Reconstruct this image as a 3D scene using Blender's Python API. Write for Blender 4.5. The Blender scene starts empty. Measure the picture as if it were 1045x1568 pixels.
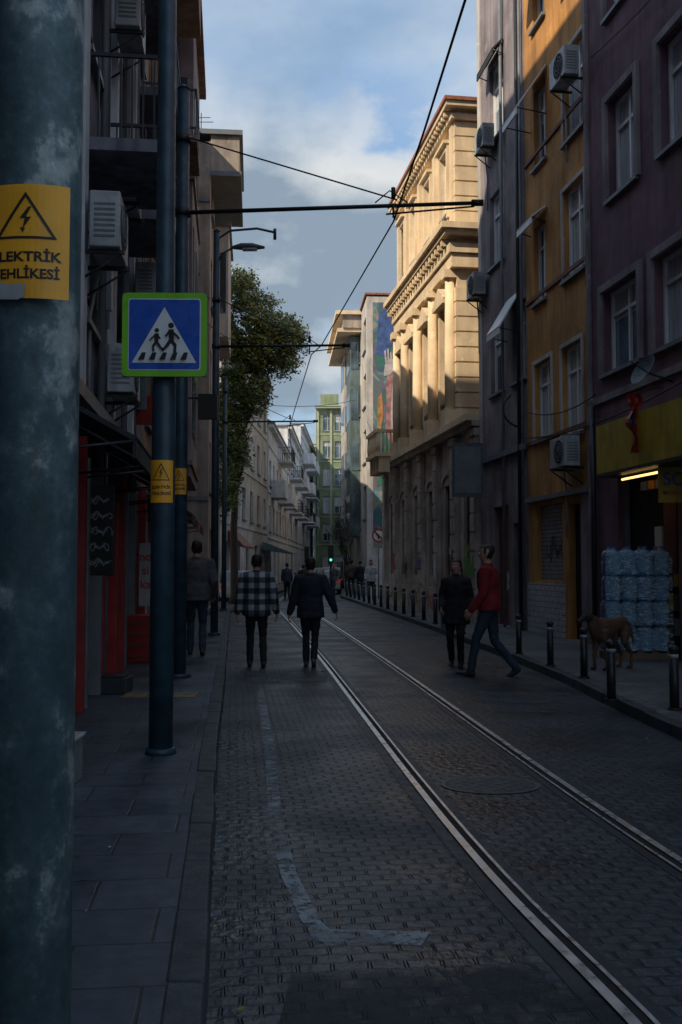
import bpy, bmesh, math, random
from mathutils import Vector, Matrix, noise as mnoise
random.seed(7)
F=1524.0; CX=522.5; CY=784.0; CAMZ=1.65; PITCH=math.atan(81/1524)
scene=bpy.context.scene

# ------------------------------------------------------------------ materials
def newmat(name):
    m=bpy.data.materials.new(name); m.use_nodes=True
    nt=m.node_tree; b=nt.nodes['Principled BSDF']
    return m,nt,b
def N(nt,t,**k):
    n=nt.nodes.new(t)
    for a,v in k.items(): setattr(n,a,v)
    return n
def coords(nt,scale=(1,1,1),rot=(0,0,0)):
    tc=N(nt,'ShaderNodeTexCoord'); mp=N(nt,'ShaderNodeMapping')
    mp.inputs['Scale'].default_value=scale; mp.inputs['Rotation'].default_value=rot
    nt.links.new(tc.outputs['Object'],mp.inputs['Vector']); return mp.outputs[0]
def noise(nt,vec,scale,detail=5,rough=.55):
    n=N(nt,'ShaderNodeTexNoise'); n.inputs['Scale'].default_value=scale
    n.inputs['Detail'].default_value=detail; n.inputs['Roughness'].default_value=rough
    nt.links.new(vec,n.inputs['Vector']); return n.outputs['Fac']
def ramp(nt,fac,stops):
    r=N(nt,'ShaderNodeValToRGB'); e=r.color_ramp.elements
    while len(e)<len(stops): e.new(.5)
    for i,(p,c) in enumerate(stops):
        e[i].position=p; e[i].color=(c[0],c[1],c[2],1) if not isinstance(c,(int,float)) else (c,c,c,1)
    nt.links.new(fac,r.inputs[0]); return r.outputs[0]
def mix(nt,a,b,fac,mode='MIX'):
    m=N(nt,'ShaderNodeMix',data_type='RGBA',blend_type=mode)
    for s,v in ((m.inputs[0],fac),(m.inputs[6],a),(m.inputs[7],b)):
        if hasattr(v,'links') : nt.links.new(v,s)
        elif isinstance(v,(int,float)): s.default_value=v
        else: s.default_value=(v[0],v[1],v[2],1)
    return m.outputs[2]
def bump(nt,h,b,strength=.4,dist=.01):
    n=N(nt,'ShaderNodeBump'); n.inputs['Strength'].default_value=strength; n.inputs['Distance'].default_value=dist
    nt.links.new(h,n.inputs['Height']); nt.links.new(n.outputs[0],b.inputs['Normal'])
def sc(c,k): return tuple(min(1,x*k) for x in c)
def M(name,c,rough=.7,var=.35,scale=3,bs=.15,metal=0,streak=False,spec=.5,sk=.75):
    m,nt,b=newmat(name)
    v=coords(nt)
    f=noise(nt,v,scale)
    col=ramp(nt,f,[(.3,sc(c,1-var)),(.7,sc(c,1+var*.6))])
    if streak:
        v2=coords(nt,(1.6,1.6,.22)); f2=noise(nt,v2,2.2,6,.65)
        dk=ramp(nt,f2,[(.38,.42),(.58,1.0)])
        col=mix(nt,col,dk,sk,'MULTIPLY')
        f4=noise(nt,coords(nt),.6,4,.6)
        col=mix(nt,col,ramp(nt,f4,[(.4,.7),(.6,1.05)]),.6,'MULTIPLY')
        f5=noise(nt,coords(nt),1.9,7,.7)   # flaked / patched plaster
        col=mix(nt,col,sc(c,1.35),ramp(nt,f5,[(.60,0),(.64,.45)]))
    nt.links.new(col,b.inputs['Base Color'])
    b.inputs['Metallic'].default_value=metal
    b.inputs['Specular IOR Level'].default_value=spec
    rr=ramp(nt,noise(nt,v,scale*2.3),[(.3,max(0.03,rough-.12)),(.7,min(1,rough+.12))])
    nt.links.new(rr,b.inputs['Roughness'])
    if bs: bump(nt,noise(nt,v,scale*14,3),b,bs,.01)
    return m
def emis(name,c,s):
    m,nt,b=newmat(name); b.inputs['Base Color'].default_value=(*c,1)
    b.inputs['Emission Color'].default_value=(*c,1); b.inputs['Emission Strength'].default_value=s
    return m
def glassmat(name,c,rough=.05,curtain=False):
    m,nt,b=newmat(name)
    if curtain:
        v=coords(nt,(9,9,.4)); col=ramp(nt,noise(nt,v,3,3),[(.3,sc(c,.55)),(.7,c)])
    else:
        v=coords(nt); col=ramp(nt,noise(nt,v,.9,3),[(.35,sc(c,.4)),(.7,sc(c,1.5))])
    nt.links.new(col,b.inputs['Base Color'])
    b.inputs['Roughness'].default_value=rough; b.inputs['IOR'].default_value=1.5
    b.inputs['Specular IOR Level'].default_value=.9
    bump(nt,noise(nt,coords(nt),.7,2),b,.15,.05)
    return m
def brickmat(name,c1,c2,mortar,bw,rh,ms,rot=(0,0,0),rough=.6,bs=.6,bd=.01,distort=.0,var=.5,swap=None,worn=False):
    m,nt,b=newmat(name)
    v=coords(nt,(1,1,1),rot)
    if swap=='xz' or swap=='yz':
        sp=N(nt,'ShaderNodeSeparateXYZ'); cb=N(nt,'ShaderNodeCombineXYZ'); nt.links.new(v,sp.inputs[0])
        nt.links.new(sp.outputs[0 if swap=='xz' else 1],cb.inputs[0]); nt.links.new(sp.outputs[2],cb.inputs[1]); v=cb.outputs[0]
    vv=v
    if distort:
        nz=N(nt,'ShaderNodeTexNoise'); nz.inputs['Scale'].default_value=2.5; nz.inputs['Detail'].default_value=4; nt.links.new(v,nz.inputs['Vector'])
        sb=N(nt,'ShaderNodeVectorMath',operation='MULTIPLY_ADD'); sb.inputs[1].default_value=(distort,)*3
        nt.links.new(nz.outputs['Color'],sb.inputs[0]); nt.links.new(v,sb.inputs[2]); vv=sb.outputs[0]
    br=N(nt,'ShaderNodeTexBrick'); nt.links.new(vv,br.inputs['Vector'])
    br.inputs['Color1'].default_value=(*c1,1); br.inputs['Color2'].default_value=(*c2,1); br.inputs['Mortar'].default_value=(*mortar,1)
    br.inputs['Scale'].default_value=1; br.inputs['Brick Width'].default_value=bw; br.inputs['Row Height'].default_value=rh
    br.inputs['Mortar Size'].default_value=ms; br.inputs['Mortar Smooth'].default_value=.6 if worn else .4; br.inputs['Bias'].default_value=0
    big=ramp(nt,noise(nt,v,.55,6,.6),[(.3,1-var),(.7,1+var)])
    bc=br.outputs['Color']
    if worn:
        wf=ramp(nt,noise(nt,v,1.7,6,.7),[(.4,.05),(.62,.65)])
        bc=mix(nt,bc,sc(tuple((a+b_)/2 for a,b_ in zip(c1,c2)),.9),wf)
    col=mix(nt,bc,big,1,'MULTIPLY')
    sm=ramp(nt,noise(nt,v,9,4),[(.3,.7),(.7,1.25)])
    col=mix(nt,col,sm,1,'MULTIPLY')
    if worn:
        spk=ramp(nt,noise(nt,v,45,3,.7),[(.60,1),(.74,3.2)]); col=mix(nt,col,spk,1,'MULTIPLY')
    nt.links.new(col,b.inputs['Base Color'])
    rr=ramp(nt,noise(nt,v,.9,5),[(.35,rough-.18),(.65,rough+.15)]); nt.links.new(rr,b.inputs['Roughness'])
    inv=N(nt,'ShaderNodeMath',operation='MULTIPLY_ADD'); inv.inputs[1].default_value=-1; 
    nt.links.new(br.outputs['Fac'],inv.inputs[0]); nt.links.new(noise(nt,v,14,4),inv.inputs[2])
    bump(nt,inv.outputs[0],b,bs,bd)
    return m

ROT=(0,0,math.radians(-6.2))
m_road=brickmat('road_setts',(.022,.034,.048),(.040,.054,.070),(.011,.017,.023),.15,.088,.010,ROT,.44,1.0,.018,.06,.45,worn=True)
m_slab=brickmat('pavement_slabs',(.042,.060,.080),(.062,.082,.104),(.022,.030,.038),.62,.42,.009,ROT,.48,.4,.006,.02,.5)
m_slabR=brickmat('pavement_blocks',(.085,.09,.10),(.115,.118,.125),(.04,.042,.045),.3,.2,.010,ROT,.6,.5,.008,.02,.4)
m_kerb=M('kerb_stone',(.036,.048,.060),.6,.5,4,.4)
m_ground=M('ground_earth',(.06,.06,.06),.9)
m_steel=M('rail_steel',(.82,.86,.90),.34,.2,6,.03,metal=.85)
m_groove=M('rail_groove',(.01,.01,.012),.9)
m_railbed=M('rail_bed',(.020,.030,.040),.55,.4,5,.3)
m_iron=M('cast_iron',(.028,.038,.046),.5,.4,9,.3)
def galv():
    m,nt,b=newmat('weathered_pole_metal')
    v=coords(nt); f=noise(nt,coords(nt,(1,1,.75)),6.5,9,.68)
    col=ramp(nt,f,[(.3,(.045,.085,.105)),(.5,(.075,.13,.155)),(.575,(.12,.185,.21)),(.62,(.30,.37,.38)),(.70,(.42,.48,.48))])
    f2=noise(nt,v,42,6,.7)
    col=mix(nt,col,ramp(nt,f2,[(.35,.7),(.6,1.05),(.70,1.8)]),.7,'MULTIPLY')
    f3=noise(nt,coords(nt,(3,3,.35)),4,5,.6); col=mix(nt,col,ramp(nt,f3,[(.55,(1,1,1)),(.72,(.75,.55,.42))]),.8,'MULTIPLY')
    nt.links.new(col,b.inputs['Base Color'])
    nt.links.new(ramp(nt,noise(nt,v,11,5),[(.3,.4),(.7,.68)]),b.inputs['Roughness'])
    b.inputs['Metallic'].default_value=.2
    bump(nt,noise(nt,v,50,6,.7),b,.35,.004); return m
m_galv=galv()
m_polet=M('pole_paint_teal',(.026,.060,.088),.45,.45,6,.15)
m_black=M('black_metal',(.018,.02,.024),.45,.3,8,.1)
m_wire=M('wire_black',(.012,.012,.014),.6,0.1,5,0)
m_wood=M('wood',(.16,.11,.07),.7)
m_white=M('white_pvc',(.74,.77,.80),.4,.1,2,.02)
m_whitem=M('white_paint_metal',(.47,.50,.52),.45,.2,3,.05,streak=True)
m_grey=M('grey_panel',(.16,.18,.20),.5,.25,3,.1)
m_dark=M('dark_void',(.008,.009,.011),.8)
m_yel=M('sign_yellow',(.86,.40,.02),.4,.2,8,.03)
m_blk=M('sign_black',(.012,.012,.012),.5,.1,8,0)
m_blue=M('sign_blue',(.02,.10,.50),.3,.2,4,0)
m_lime=M('sign_lime',(.20,.58,.03),.35,.15,4,0)
m_signw=M('sign_white',(.74,.77,.78),.35,.1,4,0)
m_band=M('bollard_band',(.32,.34,.35),.5,.3,9,0)
m_red=M('red_paint',(.30,.022,.02),.5,.35,4,.05)
m_redc=M('sign_red',(.5,.03,.03),.4,.1,4,0)
m_glass=glassmat('window_glass',(.03,.04,.05))
m_glassc=glassmat('curtain_and_sky_reflection',(.58,.62,.66),.08,True)  # curtains, coloured brighter to stand in for sky reflected in the panes
m_glassb=glassmat('window_glass_blue',(.09,.14,.18),.04)
m_redwall=M('plaster_maroon',(.20,.108,.145),.85,.22,1.3,.3,streak=True,sk=.5)
m_orange=M('plaster_ochre',(.58,.285,.085),.85,.22,1.3,.3,streak=True,sk=.55)
m_greywall=M('plaster_grey_mauve',(.30,.26,.28),.85,.25,1.2,.3,streak=True,sk=.6)
m_cream=M('stone_cream',(.80,.63,.42),.8,.12,1.5,.3,streak=True,sk=.3)
m_creamlow=M('plaster_beige_worn',(.52,.45,.40),.85,.3,1.2,.4,streak=True,sk=.6)
m_tile=M('roof_tile',(.30,.11,.06),.8,.4,8,.4)
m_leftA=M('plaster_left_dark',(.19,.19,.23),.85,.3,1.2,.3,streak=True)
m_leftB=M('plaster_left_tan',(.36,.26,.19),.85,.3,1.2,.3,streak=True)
m_beige=M('plaster_beige',(.42,.36,.31),.85,.2,1.4,.3,streak=True,sk=.6)
m_offw=M('plaster_offwhite',(.58,.54,.50),.85,.2,1.4,.3,streak=True,sk=.5)
m_whitew=M('plaster_white',(.70,.73,.76),.85,.15,1.4,.3,streak=True,sk=.5)
m_green=M('plaster_green',(.25,.30,.18),.85,.2,1.0,.2,streak=True,sk=.5)
m_greend=M('plaster_green_trim',(.34,.38,.26),.85,.2,1.0,.2)
m_tealw=M('plaster_tealgrey',(.12,.18,.19),.8,.25,1.2,.2,streak=True)
m_rust=M('door_oxblood',(.16,.05,.035),.6,.3,5,.1)
m_awn=M('awning_dark',(.02,.025,.03),.8,.3,4,.1)
m_shut=brickmat('roller_shutter',(.20,.21,.22),(.22,.23,.24),(.06,.06,.07),8,.09,.012,(0,0,0),.5,.8,.01,0,.25,swap='yz')
m_whbrick=brickmat('painted_brick',(.38,.39,.40),(.44,.45,.46),(.2,.2,.21),.3,.12,.012,(0,0,0),.7,.6,.01,0,.3,swap='yz')
m_leaf=M('leaf_dark',(.065,.105,.03),.6,.4,2,0)
m_leaf2=M('leaf_light',(.12,.17,.04),.6,.4,2,0)
m_leaf3=M('leaf_yellow_and_sunlit',(.30,.24,.045),.6,.4,2,0)  # yellow leaf, also used to paint the sunlit upper crown
m_bark=M('bark',(.07,.055,.045),.9,.4,12,.5)
m_carb=M('car_paint_white',(.55,.58,.6),.25,.05,2,0)
m_card=M('car_paint_dark',(.05,.06,.09),.25,.05,2,0)
m_rub=M('rubber',(.015,.015,.015),.8,.2,5,.1)
m_lampr=emis('tail_lamp_glass',(.5,.02,.01),.25)
m_tube=emis('tube_lamp',(1,.62,.2),2.2)
m_grn=emis('green_signal',(.1,.9,.5),1.5)
m_skin=M('skin',(.42,.24,.17),.5,.1,6,.05)
def cloth(n,c,var=.3):
    return M(n,c,.85,var,9,.5)
m_hair=M('hair_dark',(.02,.014,.01),.6,.3,30,.4)
m_cblack=cloth('cloth_black',(.010,.011,.016)); m_cnavy=cloth('cloth_navy',(.011,.015,.028)); m_jean=cloth('cloth_jeans',(.022,.036,.065))
m_cgrey=cloth('cloth_grey',(.075,.075,.082)); m_cred=cloth('cloth_red',(.20,.009,.016)); m_cwhite=cloth('cloth_white',(.45,.46,.48)); m_shoe=M('shoe',(.02,.02,.022),.5)
m_cbrown=cloth('cloth_brown',(.10,.07,.05))
def plaid():
    m,nt,b=newmat('cloth_plaid'); tc=N(nt,'ShaderNodeTexCoord'); sp=N(nt,'ShaderNodeSeparateXYZ'); nt.links.new(tc.outputs['Object'],sp.inputs[0])
    outs=[]
    for ax,sz in ((0,.17),(2,.17)):
        a=N(nt,'ShaderNodeMath',operation='MULTIPLY_ADD'); a.inputs[1].default_value=1/sz; a.inputs[2].default_value=20.25; nt.links.new(sp.outputs[ax],a.inputs[0])
        f=N(nt,'ShaderNodeMath',operation='FRACT'); nt.links.new(a.outputs[0],f.inputs[0])
        g=N(nt,'ShaderNodeMath',operation='GREATER_THAN'); g.inputs[1].default_value=.5; nt.links.new(f.outputs[0],g.inputs[0]); outs.append(g)
    s=N(nt,'ShaderNodeMath',operation='ADD'); nt.links.new(outs[0].outputs[0],s.inputs[0]); nt.links.new(outs[1].outputs[0],s.inputs[1])
    h=N(nt,'ShaderNodeMath',operation='MULTIPLY'); h.inputs[1].default_value=.5; nt.links.new(s.outputs[0],h.inputs[0])
    c=ramp(nt,h.outputs[0],[(0,(.010,.012,.016)),(.5,(.06,.07,.09)),(1,(.30,.34,.36))]); nt.links.new(c,b.inputs['Base Color'])
    b.inputs['Roughness'].default_value=.9; bump(nt,noise(nt,tc.outputs['Object'],14,3),b,.4,.01); return m
m_plaid=plaid()
m_fur=M('fur_brown',(.12,.065,.04),.8,.4,7,.5)
m_furd=M('fur_dark',(.03,.02,.016),.8,.4,7,.5)
def bottlemat():
    m,nt,b=newmat('blue_bottle_plastic'); b.inputs['Base Color'].default_value=(.36,.60,.78,1); b.inputs['Roughness'].default_value=.1
    b.inputs['Transmission Weight'].default_value=.75; b.inputs['IOR'].default_value=1.33
    bump(nt,noise(nt,coords(nt),22,4),b,.8,.012); return m
m_bottle=bottlemat()
def paintmat(name,c,amount,scale=6):
    m,nt,b=newmat(name); b.inputs['Base Color'].default_value=(*c,1); b.inputs['Roughness'].default_value=.7
    v=coords(nt); f=noise(nt,v,scale,8,.75); a=ramp(nt,f,[(amount,0),(amount+.12,.85)])
    f2=noise(nt,v,1.3,3); a2=ramp(nt,f2,[(.36,.25),(.54,1)]); aa=mix(nt,a,a2,1,'MULTIPLY')
    nt.links.new(aa,b.inputs['Alpha']); return m
m_paintw=paintmat('worn_road_paint',(.30,.35,.38),.41,9)
m_patch=paintmat('road_repair',(.09,.11,.125),.42,2.2)
m_patchd=paintmat('road_patch_asphalt',(.018,.026,.034),.40,1.8)
def muralmat():
    m,nt,b=newmat('mural_paint'); v=coords(nt,(.6,.6,.35)); nz=N(nt,'ShaderNodeTexNoise'); nz.inputs['Scale'].default_value=1.3; nz.inputs['Detail'].default_value=6
    nz.inputs['Distortion'].default_value=2.2; nt.links.new(v,nz.inputs['Vector'])
    c=ramp(nt,nz.outputs['Fac'],[(.30,(.02,.09,.08)),(.40,(.04,.15,.12)),(.45,(.05,.09,.15)),(.49,(.20,.10,.14)),(.52,(.05,.16,.14)),(.57,(.10,.22,.26)),(.61,(.34,.22,.16)),(.66,(.08,.19,.12)),(.75,(.30,.26,.30))])
    nt.links.new(c,b.inputs['Base Color']); b.inputs['Roughness'].default_value=.8; return m
m_mural=muralmat()

# ------------------------------------------------------------------ mesh helper
def empty(name,loc=(0,0,0)):
    e=bpy.data.objects.new(name,None); e.empty_display_size=.2; e.location=loc; scene.collection.objects.link(e); return e
class MB:
    def __init__(s): s.v=[];s.f=[];s.m=[];s.s=[];s.mats=[]
    def mi(s,mat):
        if mat not in s.mats: s.mats.append(mat)
        return s.mats.index(mat)
    def face(s,pts,mat,sm=False):
        b=len(s.v); s.v+= [tuple(p) for p in pts]; s.f.append(tuple(range(b,b+len(pts)))); s.m.append(s.mi(mat)); s.s.append(sm)
    def box8(s,p,mat):
        b=len(s.v); s.v+=[tuple(q) for q in p]; k=s.mi(mat)
        for q in ((0,3,2,1),(4,5,6,7),(0,1,5,4),(1,2,6,5),(2,3,7,6),(3,0,4,7)):
            s.f.append(tuple(b+i for i in q)); s.m.append(k); s.s.append(False)
    def box(s,x0,x1,y0,y1,z0,z1,mat):
        s.box8([(x0,y0,z0),(x1,y0,z0),(x1,y1,z0),(x0,y1,z0),(x0,y0,z1),(x1,y0,z1),(x1,y1,z1),(x0,y1,z1)],mat)
    def fbox(s,f,u0,u1,z0,z1,d0,d1,mat,ztop_out=None):
        za=z1; zb=z1 if ztop_out is None else ztop_out
        s.box8([f.P(u0,z0,d0),f.P(u1,z0,d0),f.P(u1,z0,d1),f.P(u0,z0,d1),f.P(u0,za,d0),f.P(u1,za,d0),f.P(u1,zb,d1),f.P(u0,zb,d1)],mat)
    def tube(s,pts,rad,mat,n=12,side=None,sm=True,rnd=False,cap=True):
        pts=[Vector(p) for p in pts]
        rad=[(r,r) if isinstance(r,(int,float)) else r for r in (rad if isinstance(rad,(list,)) else [rad]*len(pts))]
        if rnd:
            t0=(pts[0]-pts[1]).normalized(); t1=(pts[-1]-pts[-2]).normalized(); r0=rad[0]; r1=rad[-1]; a=min(r0);b_=min(r1)
            pts=[pts[0]+t0*a*.9,pts[0]+t0*a*.6]+pts+[pts[-1]+t1*b_*.6,pts[-1]+t1*b_*.9]
            rad=[(r0[0]*.4,r0[1]*.4),(r0[0]*.8,r0[1]*.8)]+rad+[(r1[0]*.8,r1[1]*.8),(r1[0]*.4,r1[1]*.4)]
        k=s.mi(mat); base=len(s.v); prev=None
        for i,p in enumerate(pts):
            t=(pts[min(i+1,len(pts)-1)]-pts[max(i-1,0)]).normalized()
            ref=Vector(side) if side is not None else (prev if prev is not None else (Vector((1,0,0)) if abs(t.x)<.9 else Vector((0,1,0))))
            a=(ref-t*ref.dot(t))
            if a.length<1e-5: a=t.orthogonal()
            a.normalize(); prev=a; b=t.cross(a)
            for j in range(n):
                an=2*math.pi*j/n; s.v.append(tuple(p+a*rad[i][0]*math.cos(an)+b*rad[i][1]*math.sin(an)))
        for i in range(len(pts)-1):
            for j in range(n):
                j2=(j+1)%n; s.f.append((base+i*n+j,base+i*n+j2,base+(i+1)*n+j2,base+(i+1)*n+j)); s.m.append(k); s.s.append(sm)
        if cap:
            s.f.append(tuple(base+j for j in reversed(range(n)))); s.m.append(k); s.s.append(False)
            e=base+(len(pts)-1)*n; s.f.append(tuple(e+j for j in range(n))); s.m.append(k); s.s.append(False)
    def mesh(s,name):
        me=bpy.data.meshes.new(name); me.from_pydata(s.v,[],s.f)
        for m in s.mats: me.materials.append(m)
        me.polygons.foreach_set('material_index',s.m); me.polygons.foreach_set('use_smooth',s.s); me.update(); return me
    def obj(s,name,parent=None,bevel=0):
        if not s.f: return None
        o=bpy.data.objects.new(name,s.mesh(name)); scene.collection.objects.link(o)
        if parent: o.parent=parent
        if bevel:
            b=o.modifiers.new('bv','BEVEL'); b.width=bevel; b.segments=2; b.limit_method='ANGLE'
        return o
def ray(px,py):
    x=(px-CX)/F; z=(CY-py)/F; c,s_=math.cos(PITCH),math.sin(PITCH)
    return Vector((x,c-s_*z,s_+c*z))
def at(px,py,Y):
    r=ray(px,py); k=Y/r.y; return Vector((r.x*k,Y,CAMZ+r.z*k))
class Fac:
    def __init__(s,A,B,right=True):
        s.A=Vector((A[0],A[1],0)); d=Vector((B[0]-A[0],B[1]-A[1],0)); s.L=d.length; s.u=d.normalized()
        s.n=Vector((-s.u.y,s.u.x,0)) if right else Vector((s.u.y,-s.u.x,0))
    def P(s,u,z,d=0): return s.A+s.u*u+s.n*d+Vector((0,0,z))
    def uz(s,px,py,d=0):
        r=ray(px,py); o=Vector((0,0,CAMZ)); a=s.A+s.n*d; k=(a-o).dot(s.n)/r.dot(s.n); q=o+r*k-a
        return q.dot(s.u),q.z+a.z
    def rect(s,x0,x1,y0,y1,d=0):
        ym=(y0+y1)/2; xm=(x0+x1)/2
        ua=s.uz(x0,ym,d)[0]; ub=s.uz(x1,ym,d)[0]; zt=s.uz(xm,y0,d)[1]; zb=s.uz(xm,y1,d)[1]
        return (min(ua,ub),max(ua,ub),zb,zt)
def wall(mb,f,H,ops,mat,dep=.18,z0=0,u0=0,u1=None):
    u1=f.L if u1 is None else u1
    ops=[o for o in ops if o[0]>u0+.02 and o[1]<u1-.02 and o[3]<H-.02]
    us=sorted({u0,u1,*[o[0] for o in ops],*[o[1] for o in ops]}); zs=sorted({z0,H,*[max(z0,o[2]) for o in ops],*[o[3] for o in ops]})
    for i in range(len(us)-1):
        for j in range(len(zs)-1):
            a,b,c,d=us[i],us[i+1],zs[j],zs[j+1]; um=(a+b)/2; zm=(c+d)/2
            if any(o[0]<um<o[1] and o[2]<zm<o[3] for o in ops): continue
            mb.face([f.P(a,c),f.P(b,c),f.P(b,d),f.P(a,d)],mat)
    for o in ops:
        a,b,c,d=o[:4]; c=max(c,z0)
        for q in (((a,c),(b,c)),((b,c),(b,d)),((b,d),(a,d)),((a,d),(a,c))):
            mb.face([f.P(*q[0]),f.P(*q[1]),f.P(*q[1],-dep),f.P(*q[0],-dep)],mat)
    return ops
def window(mb,tr,f,o,kind='cas',sill=True,frame=None,glass=None,dep=.18,split=2,transom=True):
    a,b,c,d=o[:4]; fr=frame or m_white; w=.065
    g=glass or random.choice([m_glass,m_glassb,m_glassb,m_glassc])
    mb.face([f.P(a,c,-dep+.005),f.P(b,c,-dep+.005),f.P(b,d,-dep+.005),f.P(a,d,-dep+.005)],g)
    e=-dep+.01; e2=-dep+.07
    if g is not m_glassc and random.random()<.5:
        k=random.uniform(.25,.6); mb.face([f.P(a+w,d-(d-c)*k,-dep+.0075),f.P(b-w,d-(d-c)*k,-dep+.0075),f.P(b-w,d-w,-dep+.0075),f.P(a+w,d-w,-dep+.0075)],m_glassc)
    mb.fbox(f,a,a+w,c,d,e,e2,fr); mb.fbox(f,b-w,b,c,d,e,e2,fr); mb.fbox(f,a+w,b-w,c,c+w,e,e2,fr); mb.fbox(f,a+w,b-w,d-w,d,e,e2,fr)
    for i in range(1,split):
        x=a+(b-a)*i/split; mb.fbox(f,x-.035,x+.035,c+w,d-w,e,e2-.006,fr)
    if transom:
        zt=d-(d-c)*.28; mb.fbox(f,a+w,b-w,zt-.03,zt+.03,e,e2-.012,fr)
    if sill: tr.fbox(f,a-.08,b+.08,c-.07,c-.002,-.1,.09,m_grey)
def hull(mb,f,H,depth,mat,u0=0,u1=None,roofmat=None):
    u1=f.L if u1 is None else u1
    P=f.P
    mb.face([P(u0,0),P(u0,0,-depth),P(u0,H,-depth),P(u0,H)],mat); mb.face([P(u1,0),P(u1,0,-depth),P(u1,H,-depth),P(u1,H)],mat)
    mb.face([P(u0,0,-depth),P(u1,0,-depth),P(u1,H,-depth),P(u0,H,-depth)],mat)
    mb.face([P(u0,H),P(u1,H),P(u1,H,-depth),P(u0,H,-depth)],roofmat or mat)
def balcony(name_mb,f,u0,u1,z,d,mat,rail=None,h=.95,solid=False):
    mb=name_mb; rail=rail or m_black
    mb.fbox(f,u0,u1,z-.14,z,0,d,mat)
    if solid:
        mb.fbox(f,u0,u1,z,z+h,d-.08,d-.002,mat); mb.fbox(f,u0,u0+.08,z,z+h,0,d-.08,mat); mb.fbox(f,u1-.08,u1,z,z+h,0,d-.08,mat); return
    mb.fbox(f,u0,u1,z+h-.04,z+h,d-.05,d-.005,rail); mb.fbox(f,u0,u0+.04,z+h-.04,z+h,0,d-.05,rail); mb.fbox(f,u1-.04,u1,z+h-.04,z+h,0,d-.05,rail)
    n=int((u1-u0)/.12)
    for i in range(n+1):
        u=u0+.02+(u1-u0-.04)*i/n; mb.fbox(f,u-.01,u+.01,z,z+h-.04,d-.04,d-.02,rail)
    n=int(d/.12)
    for i in range(n):
        dd=.06+i*.12
        for u in (u0+.02,u1-.02): mb.fbox(f,u-.01,u+.01,z,z+h-.04,dd,dd+.02,rail)
def gridops(f,H,cols,rows,w,h,u0=.8,z0=4.2,step=3.2,u1=None):
    u1=(f.L if u1 is None else u1)-.8; r=[]
    for j in range(rows):
        for i in range(cols):
            uc=u0+w/2+(u1-u0-w)*(i/(cols-1) if cols>1 else .5); z=z0+j*step
            if z+h<H-.4: r.append((uc-w/2,uc+w/2,z,z+h))
    return r
def ac(name,f,u,z,d=.12,w=.85,h=.6,dd=.32):
    e=empty(name); mb=MB(); mb.fbox(f,u,u+w,z,z+h,d,d+dd,m_whitem); mb.obj('casing',e,.015)
    mb=MB(); c=f.P(u+w*.38,z+h*.5,d+dd+.012); R=h*.41
    for r in (R,R*.72,R*.42):
        pts=[c+f.u*r*math.cos(t*math.pi/12)+Vector((0,0,1))*r*math.sin(t*math.pi/12) for t in range(25)]
        mb.tube(pts,.008,m_grey,5,cap=False)
    for t in range(6):
        a=t*math.pi/6; v=f.u*math.cos(a)+Vector((0,0,1))*math.sin(a); mb.tube([c-v*R,c+v*R],.005,m_grey,4)
    disc=[f.P(u+w*.38,z+h*.5,d+dd+.003)+f.u*R*math.cos(t*math.pi/12)+Vector((0,0,1))*R*math.sin(t*math.pi/12) for t in range(24)]
    mb.face(disc,m_dark); 
    for i in range(7):
        zz=z+.1+i*(h-.2)/7
        mb.fbox(f,u-.006,u-.001,zz,zz+.025,d+.05,d+dd-.05,m_grey)
    mb.obj('fan_grille',e)
    mb=MB()
    for x in (u+.1,u+w-.14):
        mb.fbox(f,x,x+.04,z-.045,z-.003,0,d+dd+.04,m_black); mb.tube([f.P(x+.02,z-.35,.02),f.P(x+.02,z-.05,d+dd)],.015,m_black,6)
    mb.tube([f.P(u+w,z+.15,d+.1),f.P(u+w+.1,z+.1,d),f.P(u+w+.12,z-.5,.04),f.P(u+w+.12,z-1.4,.04)],.022,m_whitem,6)
    mb.obj('bracket',e); return e
RS=random.Random(3)
def scribble(mb,f,u,z,w,h,mat,d,lw=.035,n=26):
    """spray-paint tag: one continuous looping line laid on a wall"""
    pts=[]; ph=RS.uniform(0,6); fr=RS.uniform(1.0,1.5)
    for i in range(n*2):
        t=i/(n*2-1); pts.append((u+w*t+.16*w*math.sin(t*21*fr+ph),z+h*.5+h*.5*math.sin(t*29*fr+ph*1.7)*(.6+.4*math.sin(t*9+ph))))
    for k,((a,b),(c,e_)) in enumerate(zip(pts,pts[1:])):
        dx,dz=c-a,e_-b; L=math.hypot(dx,dz) or 1; nx,nz=-dz/L*lw/2,dx/L*lw/2
        mb.face([f.P(a+nx,b+nz,d+.0003*k/ n),f.P(c+nx,e_+nz,d+.0003*k/n),f.P(c-nx,e_-nz,d+.0003*k/n),f.P(a-nx,b-nz,d+.0003*k/n)],mat)

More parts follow.
